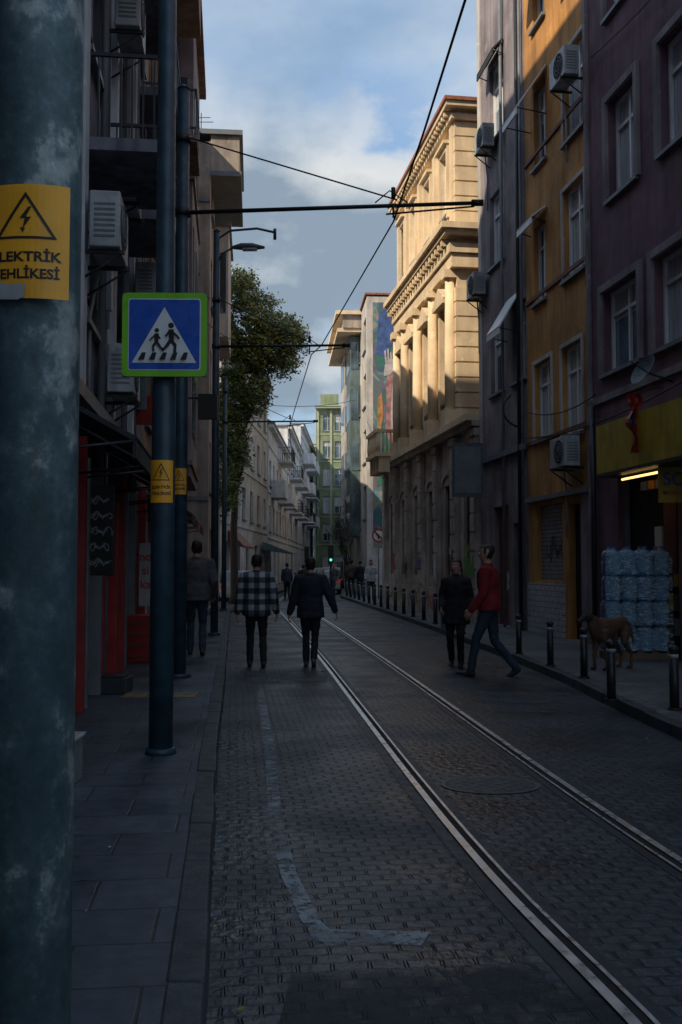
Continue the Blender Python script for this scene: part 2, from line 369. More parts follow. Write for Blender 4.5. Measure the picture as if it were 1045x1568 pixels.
# ------------------------------------------------------------------ ground, road, pavements
def lerp_line(pts,Y):
    for (y0,x0),(y1,x1) in zip(pts,pts[1:]):
        if y0<=Y<=y1: return x0+(x1-x0)*(Y-y0)/(y1-y0)
    return pts[-1][1] if Y>pts[-1][0] else pts[0][1]
LK=[(-10,1.0),(3.58,-.475),(8.5,-1.04),(13.6,-1.57),(33.5,-3.72),(45,-4.0),(60,-3.5),(135,-3.1)]
RK=[(-10,3.9),(5,3.3),(9.3,3.2),(11.4,3.12),(14,3.12),(17.3,2.93),(26.5,2.2),(50,-.05),(60,.05),(135,.1)]
mb=MB(); mb.face([(-400,-400,-.03),(400,-400,-.03),(400,600,-.03),(-400,600,-.03)],m_ground); mb.obj('ground')
Ys=[-10+i*1.0 for i in range(146)]
mb=MB()
for a,b in zip(Ys,Ys[1:]): mb.face([(lerp_line(LK,a)-.05,a,0),(lerp_line(RK,a)+.05,a,0),(lerp_line(RK,b)+.05,b,0),(lerp_line(LK,b)-.05,b,0)],m_road)
mb.obj('road')
mb=MB()
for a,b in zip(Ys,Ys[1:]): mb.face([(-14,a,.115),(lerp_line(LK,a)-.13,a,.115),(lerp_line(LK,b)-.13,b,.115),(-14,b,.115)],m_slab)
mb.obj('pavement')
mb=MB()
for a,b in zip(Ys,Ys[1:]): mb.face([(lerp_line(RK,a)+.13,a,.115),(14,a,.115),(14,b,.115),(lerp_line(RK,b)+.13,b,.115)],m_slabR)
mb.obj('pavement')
for K,s in ((LK,-1),(RK,1)):
    mb=MB(); y=-9
    while y<130:
        l=.75 if y<60 else 3; y2=y+l-.012
        xa=lerp_line(K,y); xb=lerp_line(K,y2); j=random.uniform(-.006,.006); w=.15*s
        mb.box8([(xa+j,y,-.02),(xa+w,y,-.02),(xb+w,y2,-.02),(xb+j,y2,-.02),(xa+j+.012*s,y,.122+j),(xa+w,y,.122+j),(xb+w,y2,.122+j),(xb+j+.012*s,y2,.122+j)],m_kerb)
        y+=l
    mb.obj('kerb',None,.012)
TC=[(-10,3.3),(0,2.02),(3.6,1.62),(5.4,1.35),(7.5,1.12),(10.7,.82),(16.8,.26),(25,-.54),(31.4,-1.2),(38.7,-1.95),(50,-2.35),(70,-1.9),(110,-1.7),(130,-1.6)]
def cr(Y):
    P=TC
    for i in range(len(P)-1):
        if P[i][0]<=Y<=P[i+1][0]:
            p0=P[max(i-1,0)];p1=P[i];p2=P[i+1];p3=P[min(i+2,len(P)-1)]
            h=p2[0]-p1[0]; t=(Y-p1[0])/h; m1=(p2[1]-p0[1])/(p2[0]-p0[0]) ; m2=(p3[1]-p1[1])/(p3[0]-p1[0])
            return (2*t**3-3*t*t+1)*p1[1]+(t**3-2*t*t+t)*h*m1+(-2*t**3+3*t*t)*p2[1]+(t**3-t*t)*h*m2
    return P[-1][1]
e=empty('tram_track')
YT=[-9+i*.4 for i in range(340)]
def ribbon(mb,off0,off1,z,mat):
    for a,b in zip(YT,YT[1:]):
        sa=(cr(a+.1)-cr(a-.1))/.2; sb=(cr(b+.1)-cr(b-.1))/.2
        mb.face([(cr(a)+off0,a-sa*off0,z),(cr(a)+off1,a-sa*off1,z),(cr(b)+off1,b-sb*off1,z),(cr(b)+off0,b-sb*off0,z)],mat)
for nm,sg in (('rail_left',-1),('rail_right',1)):
    g=.53*sg
    mb=MB(); ribbon(mb,g-.13,g+.13,.004,m_railbed)
    o=lambda a,b:(g+a*sg,g+b*sg)
    ribbon(mb,*o(0,.048),.016,m_steel)
    ribbon(mb,*o(-.045,-.001),.008,m_groove); ribbon(mb,*o(-.066,-.046),.014,m_steel)
    mb.obj(nm,e)
mb=MB(); c=Vector((1.12,7.55,0))
def disc(mb,c,r0,r1,z,mat,n=40):
    for i in range(n):
        a=2*math.pi*i/n;b=2*math.pi*(i+1)/n
        mb.face([(c.x+r*math.cos(t),c.y+r*.8*math.sin(t),z) for r,t in ((r0,a),(r1,a),(r1,b),(r0,b))],mat)
m_iron2=M('iron_worn',(.09,.11,.125),.45,.4,20,.3,metal=.2)
disc(mb,c,.335,.37,.007,m_iron2); disc(mb,c,.0,.33,.0065,m_iron)
for i in range(-4,5):
    for j in range(-3,4):
        if math.hypot(i,j*1.2)<4.2 and (i+j)%2: mb.box(c.x+i*.062-.016,c.x+i*.062+.016,c.y+j*.062-.016,c.y+j*.062+.016,.0067,.011,m_iron2)
mb.obj('manhole_cover')
mb=MB()
pl=[(13.5,-1.08),(12.9,-1.03),(8.8,-.62),(6.5,-.42),(5.4,-.28),(4.7,-.14),(4.4,-.02)]
for (a,x),(b,x2) in zip(pl,pl[1:]): mb.face([(x-.045,a,.005),(x+.045,a,.005),(x2+.045,b,.005),(x2-.045,b,.005)],m_paintw)
mb.face([(-.12,4.45,.0055),(.35,4.4,.0055),(.4,4.56,.0055),(-.15,4.6,.0055)],m_paintw)
for k in range(3):
    y=11.2+k*.8; mb.face([(2.0,y,.005),(2.9,y-.1,.005),(2.9,y+.08,.005),(2.0,y+.12,.005)],m_patch)
mb.face([(-1.3,14.0,.006),(-.2,14.0,.006),(-.2,15.6,.006),(-1.4,15.6,.006)],m_patch)
mb.face([(-.3,2.2,.0062),(1.2,2.2,.0062),(1.0,4.2,.0062),(-.2,4.1,.0062)],m_patchd)
mb.obj('road_marking')
m_tact=M('tactile_yellow',(.24,.18,.09),.7,.5,8)
mb=MB()
for i in range(6):
    for j in range(2):
        x=-2.55+i*.145; y=11.6+j*.22
        mb.box(x,x+.13,y,y+.2,.117,.124,m_tact)
mb.obj('tactile_paving')
mb=MB()
for i in range(110):
    y=random.uniform(3,22); s=random.choice([0,0,1])
    if s==0: x=lerp_line(LK,y)+random.choice([random.uniform(.02,.25),random.uniform(-1.2,-.2)])
    else: x=lerp_line(RK,y)-random.uniform(.02,.4)
    z=.006 if x>lerp_line(LK,y) else .124
    a=random.uniform(0,6.3); r=random.uniform(.008,.022)
    mb.face([(x+r*math.cos(a+t*1.57)*(1 if t%2 else .6),y+r*math.sin(a+t*1.57)*(1 if t%2 else .6),z+random.uniform(0,.01)) for t in range(4)],random.choice([m_leaf3,m_whitem,m_wood,m_wood]))
mb.obj('litter')

# ------------------------------------------------------------------ right side buildings
LX=lambda Y:7.6-.14*Y
def seg(a,b): return Fac((LX(a),a),(LX(b),b),True)
f=seg(4,19.3); e=empty('maroon_apartment_building'); W=MB();G=MB();T=MB(); H=21
ops=[f.rect(932,976,132,290),f.rect(925,981,430,562)]
w1,w2=ops[0],ops[1]
extra=[]
for k in range(1,4):
    for w in (w1,w2): extra.append((w[0]-k*2.15,w[1]-k*2.15,w[2],w[3]))
for w in ([w1]+[x for x in extra if abs(x[2]-w1[2])<.01]): extra.append((w[0],w[1],w[2]+3.5,w[3]+3.5)); 
door=f.rect(948,1040,720,1004); door=(door[0],door[1],.1,door[3])
d2=(1.0,7.0,.5,3.2)
ops+=extra
allops=ops+[door,d2]
allops=wall(W,f,H,allops,m_redwall,.22); hull(W,f,H,9,m_redwall)
for i,o in enumerate(ops):
    if i%2==0 or i>5: window(G,T,f,o,glass=[m_glassc,m_glassb,m_glassc][i%3],dep=.22)
    else: window(G,T,f,o,glass=[m_glassb,m_glassc][i//2%2],dep=.22)
    a,b,c,d=o; s=.14
    T.fbox(f,a-s,a-.002,c-.02,d+s,0,.07,m_greywall); T.fbox(f,b+.002,b+s,c-.02,d+s,0,.07,m_greywall); T.fbox(f,a-.002,b+.002,d+.002,d+s,0,.068,m_greywall)
T.fbox(f,0,f.L-.02,4.72,4.85,0,.05,m_greywall)
a,b,c,d=door
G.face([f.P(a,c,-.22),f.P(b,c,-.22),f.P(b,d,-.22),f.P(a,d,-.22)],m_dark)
G.fbox(f,a,a+.07,c,d,-.2,-.1,m_grey);G.fbox(f,b-.07,b,c,d,-.2,-.1,m_grey)
G.fbox(f,a+.3,a+.75,1.5,2.9,-.21,-.12,m_rust); G.fbox(f,a+.9,a+1.15,1.4,2.3,-.21,-.15,m_white)
for k in range(5): G.fbox(f,a+.15+k*.3,a+.36+k*.3,2.95,3.1,-.21,-.1,random.choice([m_yel,m_red,m_whitem]))
for r_ in range(3):
    for k in range(7): G.fbox(f,a+.1+k*.2,a+.24+k*.2,.5+r_*.4,.72+r_*.4+random.uniform(0,.08),-.21,-.13,random.choice([m_yel,m_red,m_whitem,m_blue,m_rust,m_tealw]))
G.face([f.P(1,.5,-.2),f.P(7,.5,-.2),f.P(7,3.2,-.2),f.P(1,3.2,-.2)],m_glass)
T.tube([f.P(f.L-.25,0,.09),f.P(f.L-.25,4.7,.09)],.05,m_black,8)
W.obj('walls',e);G.obj('windows',e);T.obj('trim',e)
fM=f
e=empty('yellow_shop_sign'); mb=MB(); r=f.rect(918,1050,632,712,.55)
m_shopy=M('shop_yellow',(.54,.38,.03),.45,.25,2,.05,streak=True,sk=.5)
mb.fbox(f,r[0]-1.2,r[1],3.25,4.1,.05,.6,m_shopy); mb.fbox(f,r[0]-1.2,r[1]+.01,3.19,3.245,.03,.62,m_black); mb.obj('box',e)
mb=MB(); mb.tube([f.P(r[1]-1.9,3.12,.35),f.P(r[1]-.5,3.12,.35)],.02,m_tube,8); mb.obj('tube_lamp',e)
e=empty('shop_blade_sign'); mb=MB(); q=at(1032,742,15.6)
mb.box(q.x-.22,q.x+.3,q.y,q.y+.08,q.z-.28,q.z+.28,m_shopy); mb.obj('panel',e)
def textmesh(body,size,bold=.012):
    cu=bpy.data.curves.new('t','FONT'); cu.body=body; cu.size=size; cu.align_x='CENTER'; cu.align_y='CENTER'; cu.offset=size*bold
    o=bpy.data.objects.new('t',cu); scene.collection.objects.link(o); dg=bpy.context.evaluated_depsgraph_get()
    me=bpy.data.meshes.new_from_object(o.evaluated_get(dg)); v=[tuple(x.co) for x in me.vertices]; fs=[tuple(p.vertices) for p in me.polygons]
    bpy.data.objects.remove(o); return v,fs
def addtext(mb,body,size,fn,mat,sx=1):
    v,fs=textmesh(body,size)
    for p in fs: mb.face([fn(v[i][0]*sx,v[i][1]) for i in p],mat)
mb=MB(); addtext(mb,'SO',.3,lambda s,t:(q.x+s+.02,q.y-.004,q.z+t+.08),m_blue); addtext(mb,'MARKET',.1,lambda s,t:(q.x+s+.02,q.y-.004,q.z+t-.13),m_redc); mb.obj('lettering',e)
mb=MB(); mb.box(q.x+.3,q.x+.6,q.y+.02,q.y+.05,q.z+.18,q.z+.22,m_black); mb.obj('arm',e)
e=empty('hanging_flag'); mb=MB(); q=at(972,655,15.9)
def fp(i,j):
    t=i/14; w=.10*(1-.45*t)*(1+.35*math.sin(i*1.1)); return (q.x+(j/6-.5)*2*w+.04*math.sin(i*.7),q.y+.06*math.sin(j*2.1+i*.4),q.z+.55-t*.95)
for i in range(14):
    for j in range(6):
        mb.face([fp(i,j),fp(i,j+1),fp(i+1,j+1),fp(i+1,j)],m_red if not(4<i<8 and j in(2,3)) else m_card,True)
mb.obj('cloth',e); mb=MB(); mb.tube([fp(0,3),(q.x+.5,q.y+.4,q.z+.72),(q.x+.95,q.y+.6,q.z+.8)],.012,m_black,6); mb.obj('rod',e)
e=empty('satellite_dish'); mb=MB(); c=fM.P(f.L-3.4,4.75,.45); ax=Vector((-.8,-.25,.45)).normalized()
rings=[]
a1=ax.orthogonal().normalized(); a2=ax.cross(a1)
for i in range(5):
    r=.27*i/4+.001; rings.append([c+ax*(.09*(i/4)**2)+a1*r*math.cos(t*math.pi/10)+a2*r*math.sin(t*math.pi/10) for t in range(20)])
for i in range(4):
    for t in range(20): mb.face([rings[i][t],rings[i][(t+1)%20],rings[i+1][(t+1)%20],rings[i+1][t]],m_iron2,True)
mb.tube([c,f.P(f.L-3.4,4.6,0)],.02,m_black,6); mb.tube([c,c+ax*.35],.01,m_black,6); mb.obj('dish',e)

# ochre
f=seg(19.3,23.1); fO=f; e=empty('ochre_apartment_building'); W=MB();G=MB();T=MB();H=20
ops=[f.rect(818,836,130,252),f.rect(864,897,62,205),f.rect(818,836,342,462),f.rect(864,897,278,420),f.rect(820,846,552,672),f.rect(862,893,525,665)]
ops2=[(o[0],o[1],o[2]+3.3,o[3]+3.3) for o in ops[:2]]
sh=f.rect(822,862,772,890); sh2=f.rect(872,892,770,960); sh2=(sh2[0],sh2[1],.12,sh2[3])
allo=wall(W,f,H,ops+ops2+[sh,sh2],m_orange,.2); hull(W,f,H,9,m_orange)
for i,o in enumerate(ops+ops2): window(G,T,f,o,glass=[m_glass,m_glassc,m_glassb,m_glassc,m_glassc,m_glassc,m_glass,m_glassc][i])
for o in ops: 
    a,b,c,d=o
    if b-a>.9: T.fbox(f,a-.09,a-.003,c,d+.09,0,.04,m_offw);T.fbox(f,b+.003,b+.09,c,d+.09,0,.04,m_offw);T.fbox(f,a,b,d+.003,d+.09,0,.038,m_offw)
G.face([f.P(sh[0],sh[2],-.12),f.P(sh[1],sh[2],-.12),f.P(sh[1],sh[3],-.12),f.P(sh[0],sh[3],-.12)],m_shut)
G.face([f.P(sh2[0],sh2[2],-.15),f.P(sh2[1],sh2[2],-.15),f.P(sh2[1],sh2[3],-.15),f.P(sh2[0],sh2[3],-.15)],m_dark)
T.fbox(f,sh[0]-.15,f.L-.05,.1,sh[2]-.05,.003,.06,m_whbrick)
T.fbox(f,0.05,f.L-.05,sh[3]+.1,sh[3]+.2,.003,.12,m_grey)
for z in (5.0,8.3,11.6): T.fbox(f,0.02,f.L-.02,z-.6,z-.52,.003,.05,m_rust)
T.fbox(f,-.06,.06,0,H,0,.07,m_greywall)
T.fbox(f,.03,sh2[0]-.02,.12,sh[3]+.1,.003,.03,m_greywall)
scribble(T,f,sh[0]+.2,sh[2]+.4,1.0,.6,m_black,-.115,.04)
W.obj('walls',e);G.obj('windows',e);T.obj('trim',e)
def awning(name,f,o,mat,out=.75,drop=.55,ext=.12):
    e=empty(name); mb=MB(); a,b,c,d=o; z=d+.22
    mb.box8([f.P(a-ext,z,.03),f.P(b+ext,z,.03),f.P(b+ext,z-drop,out),f.P(a-ext,z-drop,out),f.P(a-ext,z+.04,.03),f.P(b+ext,z+.04,.03),f.P(b+ext,z-drop+.04,out+.02),f.P(a-ext,z-drop+.04,out+.02)],mat)
    mb.fbox(f,a-ext,b+ext,z-drop-.14,z-drop-.003,out-.01,out+.02,mat); mb.obj('canopy',e)
    mb=MB(); mb.tube([f.P(a-ext,z-drop,out),f.P(a-ext,z-drop-.1,.02)],.014,m_black,6); mb.tube([f.P(b+ext,z-drop,out),f.P(b+ext,z-drop-.1,.02)],.014,m_black,6); mb.obj('arms',e)
awning('window_awning',f,ops[0],m_white,.7,1.0); awning('window_awning',f,ops[2],m_white,.35,.25)
awning('window_awning',f,(ops[0][0],ops[0][1],ops[0][2]+3.3,ops[0][3]+2.6),m_whitem,.5,.4)
u,z=f.uz(893,98,.2); ac('air_conditioner',f,max(.1,u-.3),z,.12)
u,z=f.uz(872,716,.2); ac('air_conditioner',f,u-.4,z,.12)

# grey mauve
f=seg(23.1,27.0); fG=f; e=empty('grey_apartment_building'); W=MB();G=MB();T=MB();H=19
ops=[f.rect(750,771,92,212),f.rect(751,771,292,405),f.rect(752,772,490,602)]
o2=[]
for o in ops: o2.append((o[0]-1.75,o[1]-1.85,o[2],o[3]))
dr=f.rect(757,780,775,935); dr=(dr[0],dr[1],.12,dr[3]); dr2=f.rect(787,806,800,940); dr2=(dr2[0],dr2[1],.12,dr2[3])
wall(W,f,H,ops+o2+[dr,dr2],m_greywall,.2); hull(W,f,H,9,m_greywall)
for i,o in enumerate(ops+o2):
    if o[0]>.05: window(G,T,f,o,glass=[m_glassb,m_glassc,m_glass][i%3])
for o,m in ((dr,m_rust),(dr2,m_shut)): G.face([f.P(o[0],o[2],-.15),f.P(o[1],o[2],-.15),f.P(o[1],o[3],-.15),f.P(o[0],o[3],-.15)],m)
T.fbox(f,0,f.L,H-.3,H+.1,0,.35,m_greywall)
T.fbox(f,.02,f.L-.02,4.35,4.49,.003,.12,m_grey)
T.fbox(f,f.L-.25,f.L-.002,4.5,H-.3,.003,.04,m_offw)
for uu,r in ((.35,.05),(.12,.035),(1.62,.04)): T.tube([f.P(uu,.1,.09),f.P(uu,H-.4,.09)],r,m_grey if r<.05 else m_black,8)
m_graf=M('graffiti_yellow',(.38,.34,.06),.7); m_grafg=M('graffiti_green',(.14,.28,.08),.7); m_grafb=M('graffiti_blue',(.08,.14,.34),.7)
scribble(T,f,dr[1]+.2,1.2,.7,.7,m_graf,.008,.12,14); scribble(T,f,dr2[0]+.05,.9,.5,.6,m_grafb,-.145,.05); scribble(T,f,dr[0]+.1,1.0,.5,.5,m_signw,-.145,.04)
W.obj('walls',e);G.obj('windows',e);T.obj('trim',e)
awning('window_awning',f,o2[2] if o2[2][0]>.1 else (.5,1.3,ops[2][2],ops[2][3]),m_white,.55,.9)
awning('window_awning',f,ops[0],m_awn,.3,.3)
for x,y in ((728,460),(752,222)):
    u,z=f.uz(x,y,.2); ac('air_conditioner',f,min(u,f.L-.9),z,.1,.75,.6)
e=empty('wall_sign_panel'); mb=MB(); uu=f.L-.55
mb.fbox(f,uu,uu+.06,3.45,4.9,.1,.95,m_iron2); mb.fbox(f,uu-.01,uu-.002,3.55,4.8,.17,.88,m_grey); mb.obj('panel',e)
e=empty('wall_lantern'); mb=MB(); b=f.P(.3,4.9,.05); pts=[b+f.n*(.45*math.sin(t*math.pi/10))+Vector((0,0,.42*(1-math.cos(t*math.pi/10)))) for t in range(9)]
mb.tube(pts,.025,m_black,8); mb.tube([pts[0],pts[0]+Vector((0,0,-.5))],.03,m_black,8); mb.obj('bracket',e)

# ------------------------------------------------------------------ cream neoclassical building
e=empty('cream_neoclassical_building'); W=MB();G=MB();T=MB()
fl=seg(27.02,41.0)
H0=5.75
gops=[]
n=6
for i in range(n):
    u=.9+i*2.25; gops.append((u,u+.95,1.3,4.1))
wall(W,fl,H0,gops,m_creamlow,.3); hull(W,fl,H0,10,m_creamlow)
for o in gops:
    G.face([fl.P(o[0],o[2],-.25),fl.P(o[1],o[2],-.25),fl.P(o[1],o[3],-.25),fl.P(o[0],o[3],-.25)],m_glass)
    for k in range(5):
        x=o[0]+.1+k*.19; G.fbox(fl,x-.012,x+.012,o[2],o[3],-.12,-.09,m_black)
    c=(o[0]+o[1])/2; R=.62
    for k in range(8):
        a0=math.pi*k/8;a1=math.pi*(k+1)/8
        p=[fl.P(c+R*math.cos(a0),4.1+R*.5*math.sin(a0),.06),fl.P(c+R*math.cos(a1),4.1+R*.5*math.sin(a1),.06),fl.P(c+(R+.16)*math.cos(a1),4.1+(R*.5+.16)*math.sin(a1),.06),fl.P(c+(R+.16)*math.cos(a0),4.1+(R*.5+.16)*math.sin(a0),.06)]
        q=[v-fl.n*.055 for v in p]; T.box8(q+p,m_creamlow)
for i in range(n+1):
    u=.08+i*2.25
    if u+.5<fl.L: 
        T.fbox(fl,u,u+.5,.1,5.2,.003,.14,m_creamlow); T.fbox(fl,u-.05,u+.55,5.2,5.4,.003,.2,m_creamlow)
        for k in range(9): T.fbox(fl,u+.01,u+.49,.5+k*.52,.5+k*.52+.46,.141,.17,m_creamlow)
T.fbox(fl,0,fl.L,.1,.9,.003,.1,m_creamlow)
T.fbox(fl,0.01,fl.L,5.45,5.6,.003,.25,m_creamlow);T.fbox(fl,0.01,fl.L,5.6,5.78,.003,.42,m_cream)
GR=MB()
for i in range(6):
    u=.62+i*2.25
    scribble(GR,fl,u,.2,1.6,.6,[m_blk,m_grafb,m_redc,m_blk,m_graf,m_blk][i],.105,.05,30)
    scribble(GR,fl,u-.5,1.1+.2*(i%2),.42,.9,[m_grafg,m_blk,m_signw,m_grafb,m_blk,m_redc][i],.175,.05,18)
    scribble(GR,fl,u+.32,1.5,.7,1.0,[m_graf,m_signw,m_blk,m_redc,m_signw,m_blk][i],-.085,.05,18)
scribble(GR,fl,.62,1.0,.45,1.3,m_grafg,.18,.16,16)
GR.obj('graffiti',e)
f=Fac((LX(29.5)+.02,29.5),(LX(38.2)+.02,38.2)); H=15.6
px=[1.0,3.3,5.6,7.6]
mid=[(u,u+.85,6.7,9.6) for u in px]; top=[(u+.02,u+.83,12.6,14.6) for u in px]
wall(W,f,H,mid+top,m_cream,.22,z0=5.75)
D=9
P=f.P
W.face([P(0,5.75),P(0,5.75,-D),P(0,H,-D),P(0,H)],m_cream); W.face([P(f.L,5.75),P(f.L,5.75,-D),P(f.L,H,-D),P(f.L,H)],m_cream)
W.face([P(0,5.75,-D),P(f.L,5.75,-D),P(f.L,H,-D),P(0,H,-D)],m_cream)
W.face([P(0,H),P(f.L,H),P(f.L,H,-D),P(0,H,-D)],m_tile)
for i,o in enumerate(mid):
    window(G,T,f,o,frame=m_rust,glass=m_glass,sill=True,split=2)
    a,b,c,d=o
    T.fbox(f,a-.2,a-.01,c-.3,d+.1,.003,.1,m_cream);T.fbox(f,b+.01,b+.2,c-.3,d+.1,.003,.1,m_cream)
    T.fbox(f,a-.28,b+.28,d+.1,d+.26,.003,.28,m_cream)
    m_=(a+b)/2
    p=[P(a-.3,d+.26,.01),P(b+.3,d+.26,.01),P(m_,d+.72,.01)]; q=[P(a-.3,d+.26,.26),P(b+.3,d+.26,.26),P(m_,d+.72,.26)]
    T.face(q,m_cream);T.face([p[0],q[0],q[2],p[2]],m_cream);T.face([p[1],q[1],q[2],p[2]],m_cream)
    T.fbox(f,a-.62,a-.22,c,d,.02,.07,m_rust) if i in (0,2) else None
for i,o in enumerate(top):
    window(G,T,f,o,frame=m_white,glass=m_glassc)
    a,b,c,d=o
    T.fbox(f,a-.16,a-.01,c-.15,d+.16,.003,.08,m_cream);T.fbox(f,b+.01,b+.16,c-.15,d+.16,.003,.08,m_cream);T.fbox(f,a-.01,b+.01,d+.01,d+.16,.003,.08,m_cream); T.fbox(f,a-.2,b+.2,d+.17,d+.27,.003,.2,m_cream)
for u in (0.25,2.55,4.85,7.0,8.5):
    if u<f.L-.2:
        T.tube([P(u,6.3,.16),P(u,7.5,.16),P(u,10.3,.16)],[.17,.175,.145],m_cream,14)
        T.fbox(f,u-.24,u+.24,5.8,6.3,.003,.4,m_cream);T.fbox(f,u-.22,u+.22,10.3,10.55,.003,.38,m_cream)
        T.fbox(f,u-.16,u+.16,11.9,15.0,.003,.12,m_cream)
def band(z0,z1,o,mat):
    T.fbox(f,-o,f.L+.05,z0,z1,.003,o,mat); T.fbox(f,-o,-.003,z0,z1,-D,.003,mat)
band(10.55,10.95,.22,m_cream);band(10.97,11.25,.3,m_cream);band(11.45,11.6,.5,m_cream);band(11.6,11.78,.62,m_cream)
for k in range(22):
    u=.05+k*.41
    if u<f.L: T.fbox(f,u,u+.16,11.25,11.44,.003,.46,m_cream)
band(15.1,15.25,.2,m_cream);band(15.4,15.55,.4,m_cream);band(15.55,15.66,.46,m_tile)
for k in range(28):
    u=.05+k*.31
    if u<f.L: T.fbox(f,u,u+.12,15.25,15.39,.003,.36,m_cream)
T.box8([P(-.3,15.69,.4),P(f.L,15.69,.4),P(f.L,15.69,-D),P(-.3,15.69,-D),P(1.5,16.3,-2),P(f.L-1,16.3,-2),P(f.L-1,16.3,-D+2),P(1.5,16.3,-D+2)],m_tile)
z=5.9;k=0
while z<15.0:
    h=.46
    if not (10.5<z+h and z<11.8):
        ww=1.6 if k%2 else 1.25
        T.fbox(f,-.06,-.003,z,z+h-.05,-ww,.06,m_cream); T.fbox(f,-.06,-.003,z,z+h-.05,-6,-ww-.05,m_cream)
        T.fbox(f,-.003,.3 if k%2 else .2,z,z+h-.05,.003,.06,m_cream)
    z+=h;k+=1
ub=fl.L-3.2
T.fbox(fl,ub,ub+2.2,5.79,5.95,.003,1.0,m_cream)
for k in range(4): T.fbox(fl,ub+.1+k*.63,ub+.25+k*.63,5.2,5.78,.43,.85,m_cream)
for k in range(14): T.tube([fl.P(ub+.1+k*.155,5.95,.92),fl.P(ub+.1+k*.155,6.2,.92),fl.P(ub+.1+k*.155,6.7,.92)],[.03,.05,.025],m_cream,6)
for k in range(6): T.tube([fl.P(ub+.06,5.95,.1+k*.15),fl.P(ub+.06,6.2,.1+k*.15),fl.P(ub+.06,6.7,.1+k*.15)],[.03,.05,.025],m_cream,6)
T.fbox(fl,ub,ub+2.2,6.7,6.82,.84,1.0,m_cream); T.fbox(fl,ub,ub+.12,6.7,6.82,.003,.84,m_cream)
W.obj('walls',e);G.obj('windows',e);T.obj('mouldings',e)

# ------------------------------------------------------------------ mural building
e=empty('mural_apartment_building'); W=MB();G=MB();T=MB()
f=Fac((1.32,50),(.5,63)); H=15.3
ops=gridops(f,H,4,4,1.5,1.7,.6,4.0,2.9)
wall(W,f,H,ops,m_offw,.15); hull(W,f,H,8,m_offw)
for o in ops: window(G,T,f,o,glass=m_glassb,frame=m_tealw)
T.fbox(f,4.2,7.2,3.2,14.2,.003,.55,m_tealw)
for j in range(4):
    z=4+j*2.8; T.fbox(f,4.4,7.0,z,z+1.5,.551,.57,m_glassb); T.fbox(f,4.17,4.199,z,z+1.5,.1,.5,m_glassb)
T.fbox(f,9,12.2,3.2,14.2,.003,.55,m_offw)
for j in range(4):
    z=4+j*2.8; T.fbox(f,9.2,12,z,z+1.5,.551,.57,m_glassb); T.fbox(f,8.96,8.999,z,z+1.5,.1,.5,m_glassb)
T.fbox(f,3.5,13,14.3,14.5,.003,1.3,m_cream);T.fbox(f,3.4,13.1,14.5,15.2,.003,1.0,m_beige);T.fbox(f,3.2,13.3,15.2,15.4,.003,1.4,m_cream)
T.fbox(f,-.02,f.L,15.403,15.5,-8.2,.1,m_tile)
mb=MB()
P=f.P
mb.face([P(-.012,2.5,-.30),P(-.012,2.5,-7.9),P(-.012,15.0,-7.9),P(-.012,15.0,-.30)],m_mural)
m_pink=M('mural_pink',(.34,.17,.17),.8,.6,3);m_mw=M('mural_pale',(.46,.40,.40),.8,.4,3); m_mr=M('mural_red',(.24,.05,.06),.8,.5,3); m_mb=M('mural_blue',(.05,.10,.26),.8,.5,3); m_mg=M('mural_green',(.03,.16,.10),.8,.5,3); m_mo=M('mural_orange',(.42,.20,.07),.8,.5,3)
def mp_(s,t,o): return P(-.016-o*.004,t,-s)
def blob(pts,m,o): mb.face([mp_(s,t,o) for s,t in pts],m)
blob([(.45,12.4),(.6,14.4),(1.1,14.8),(1.6,14.1),(1.3,12.9),(.9,12.2)],m_mb,1)
blob([(.9,8.3),(1.0,9.6),(.95,10.9),(1.1,11.5),(1.3,11.7),(1.5,11.4),(1.65,10.4),(2.0,9.0),(2.4,8.1),(2.2,7.4),(1.6,7.2)],m_pink,2)
blob([(1.25,8.2),(1.2,9.5),(1.3,10.8),(1.38,10.7),(1.4,9.4),(1.55,8.3)],m_mw,3)
blob([(.85,11.2),(.9,11.8),(1.1,12.1),(1.35,12.1),(1.45,11.7),(1.2,11.3)],m_mw,4)
for k in range(4): blob([(.92+k*.13,11.9),(.88+k*.15,12.5+.1*math.sin(k*2)),(.95+k*.15,12.55+.1*math.sin(k*2)),(1.02+k*.13,11.9)],m_mw,5)
blob([(.7,4),(.9,5.4),(1.5,6.8),(2.4,7.2),(2.6,4)],m_mr,1); blob([(.5,5.6),(.7,7.2),(1.0,7.9),(1.15,7.0),(.9,5.8)],m_mg,3); blob([(1.4,4.2),(1.5,5.4),(1.9,5.9),(2.2,5.2),(2.0,4.3)],m_mo,3); blob([(.5,8.6),(.55,10.1),(.75,10.4),(.82,9.2),(.7,8.5)],m_mo,3); blob([(1.7,10.6),(1.9,12.0),(2.4,12.6),(2.6,11.2),(2.2,10.2)],m_mg,3)
W.obj('walls',e);G.obj('windows',e);T.obj('trim',e); mb.obj('mural',e)

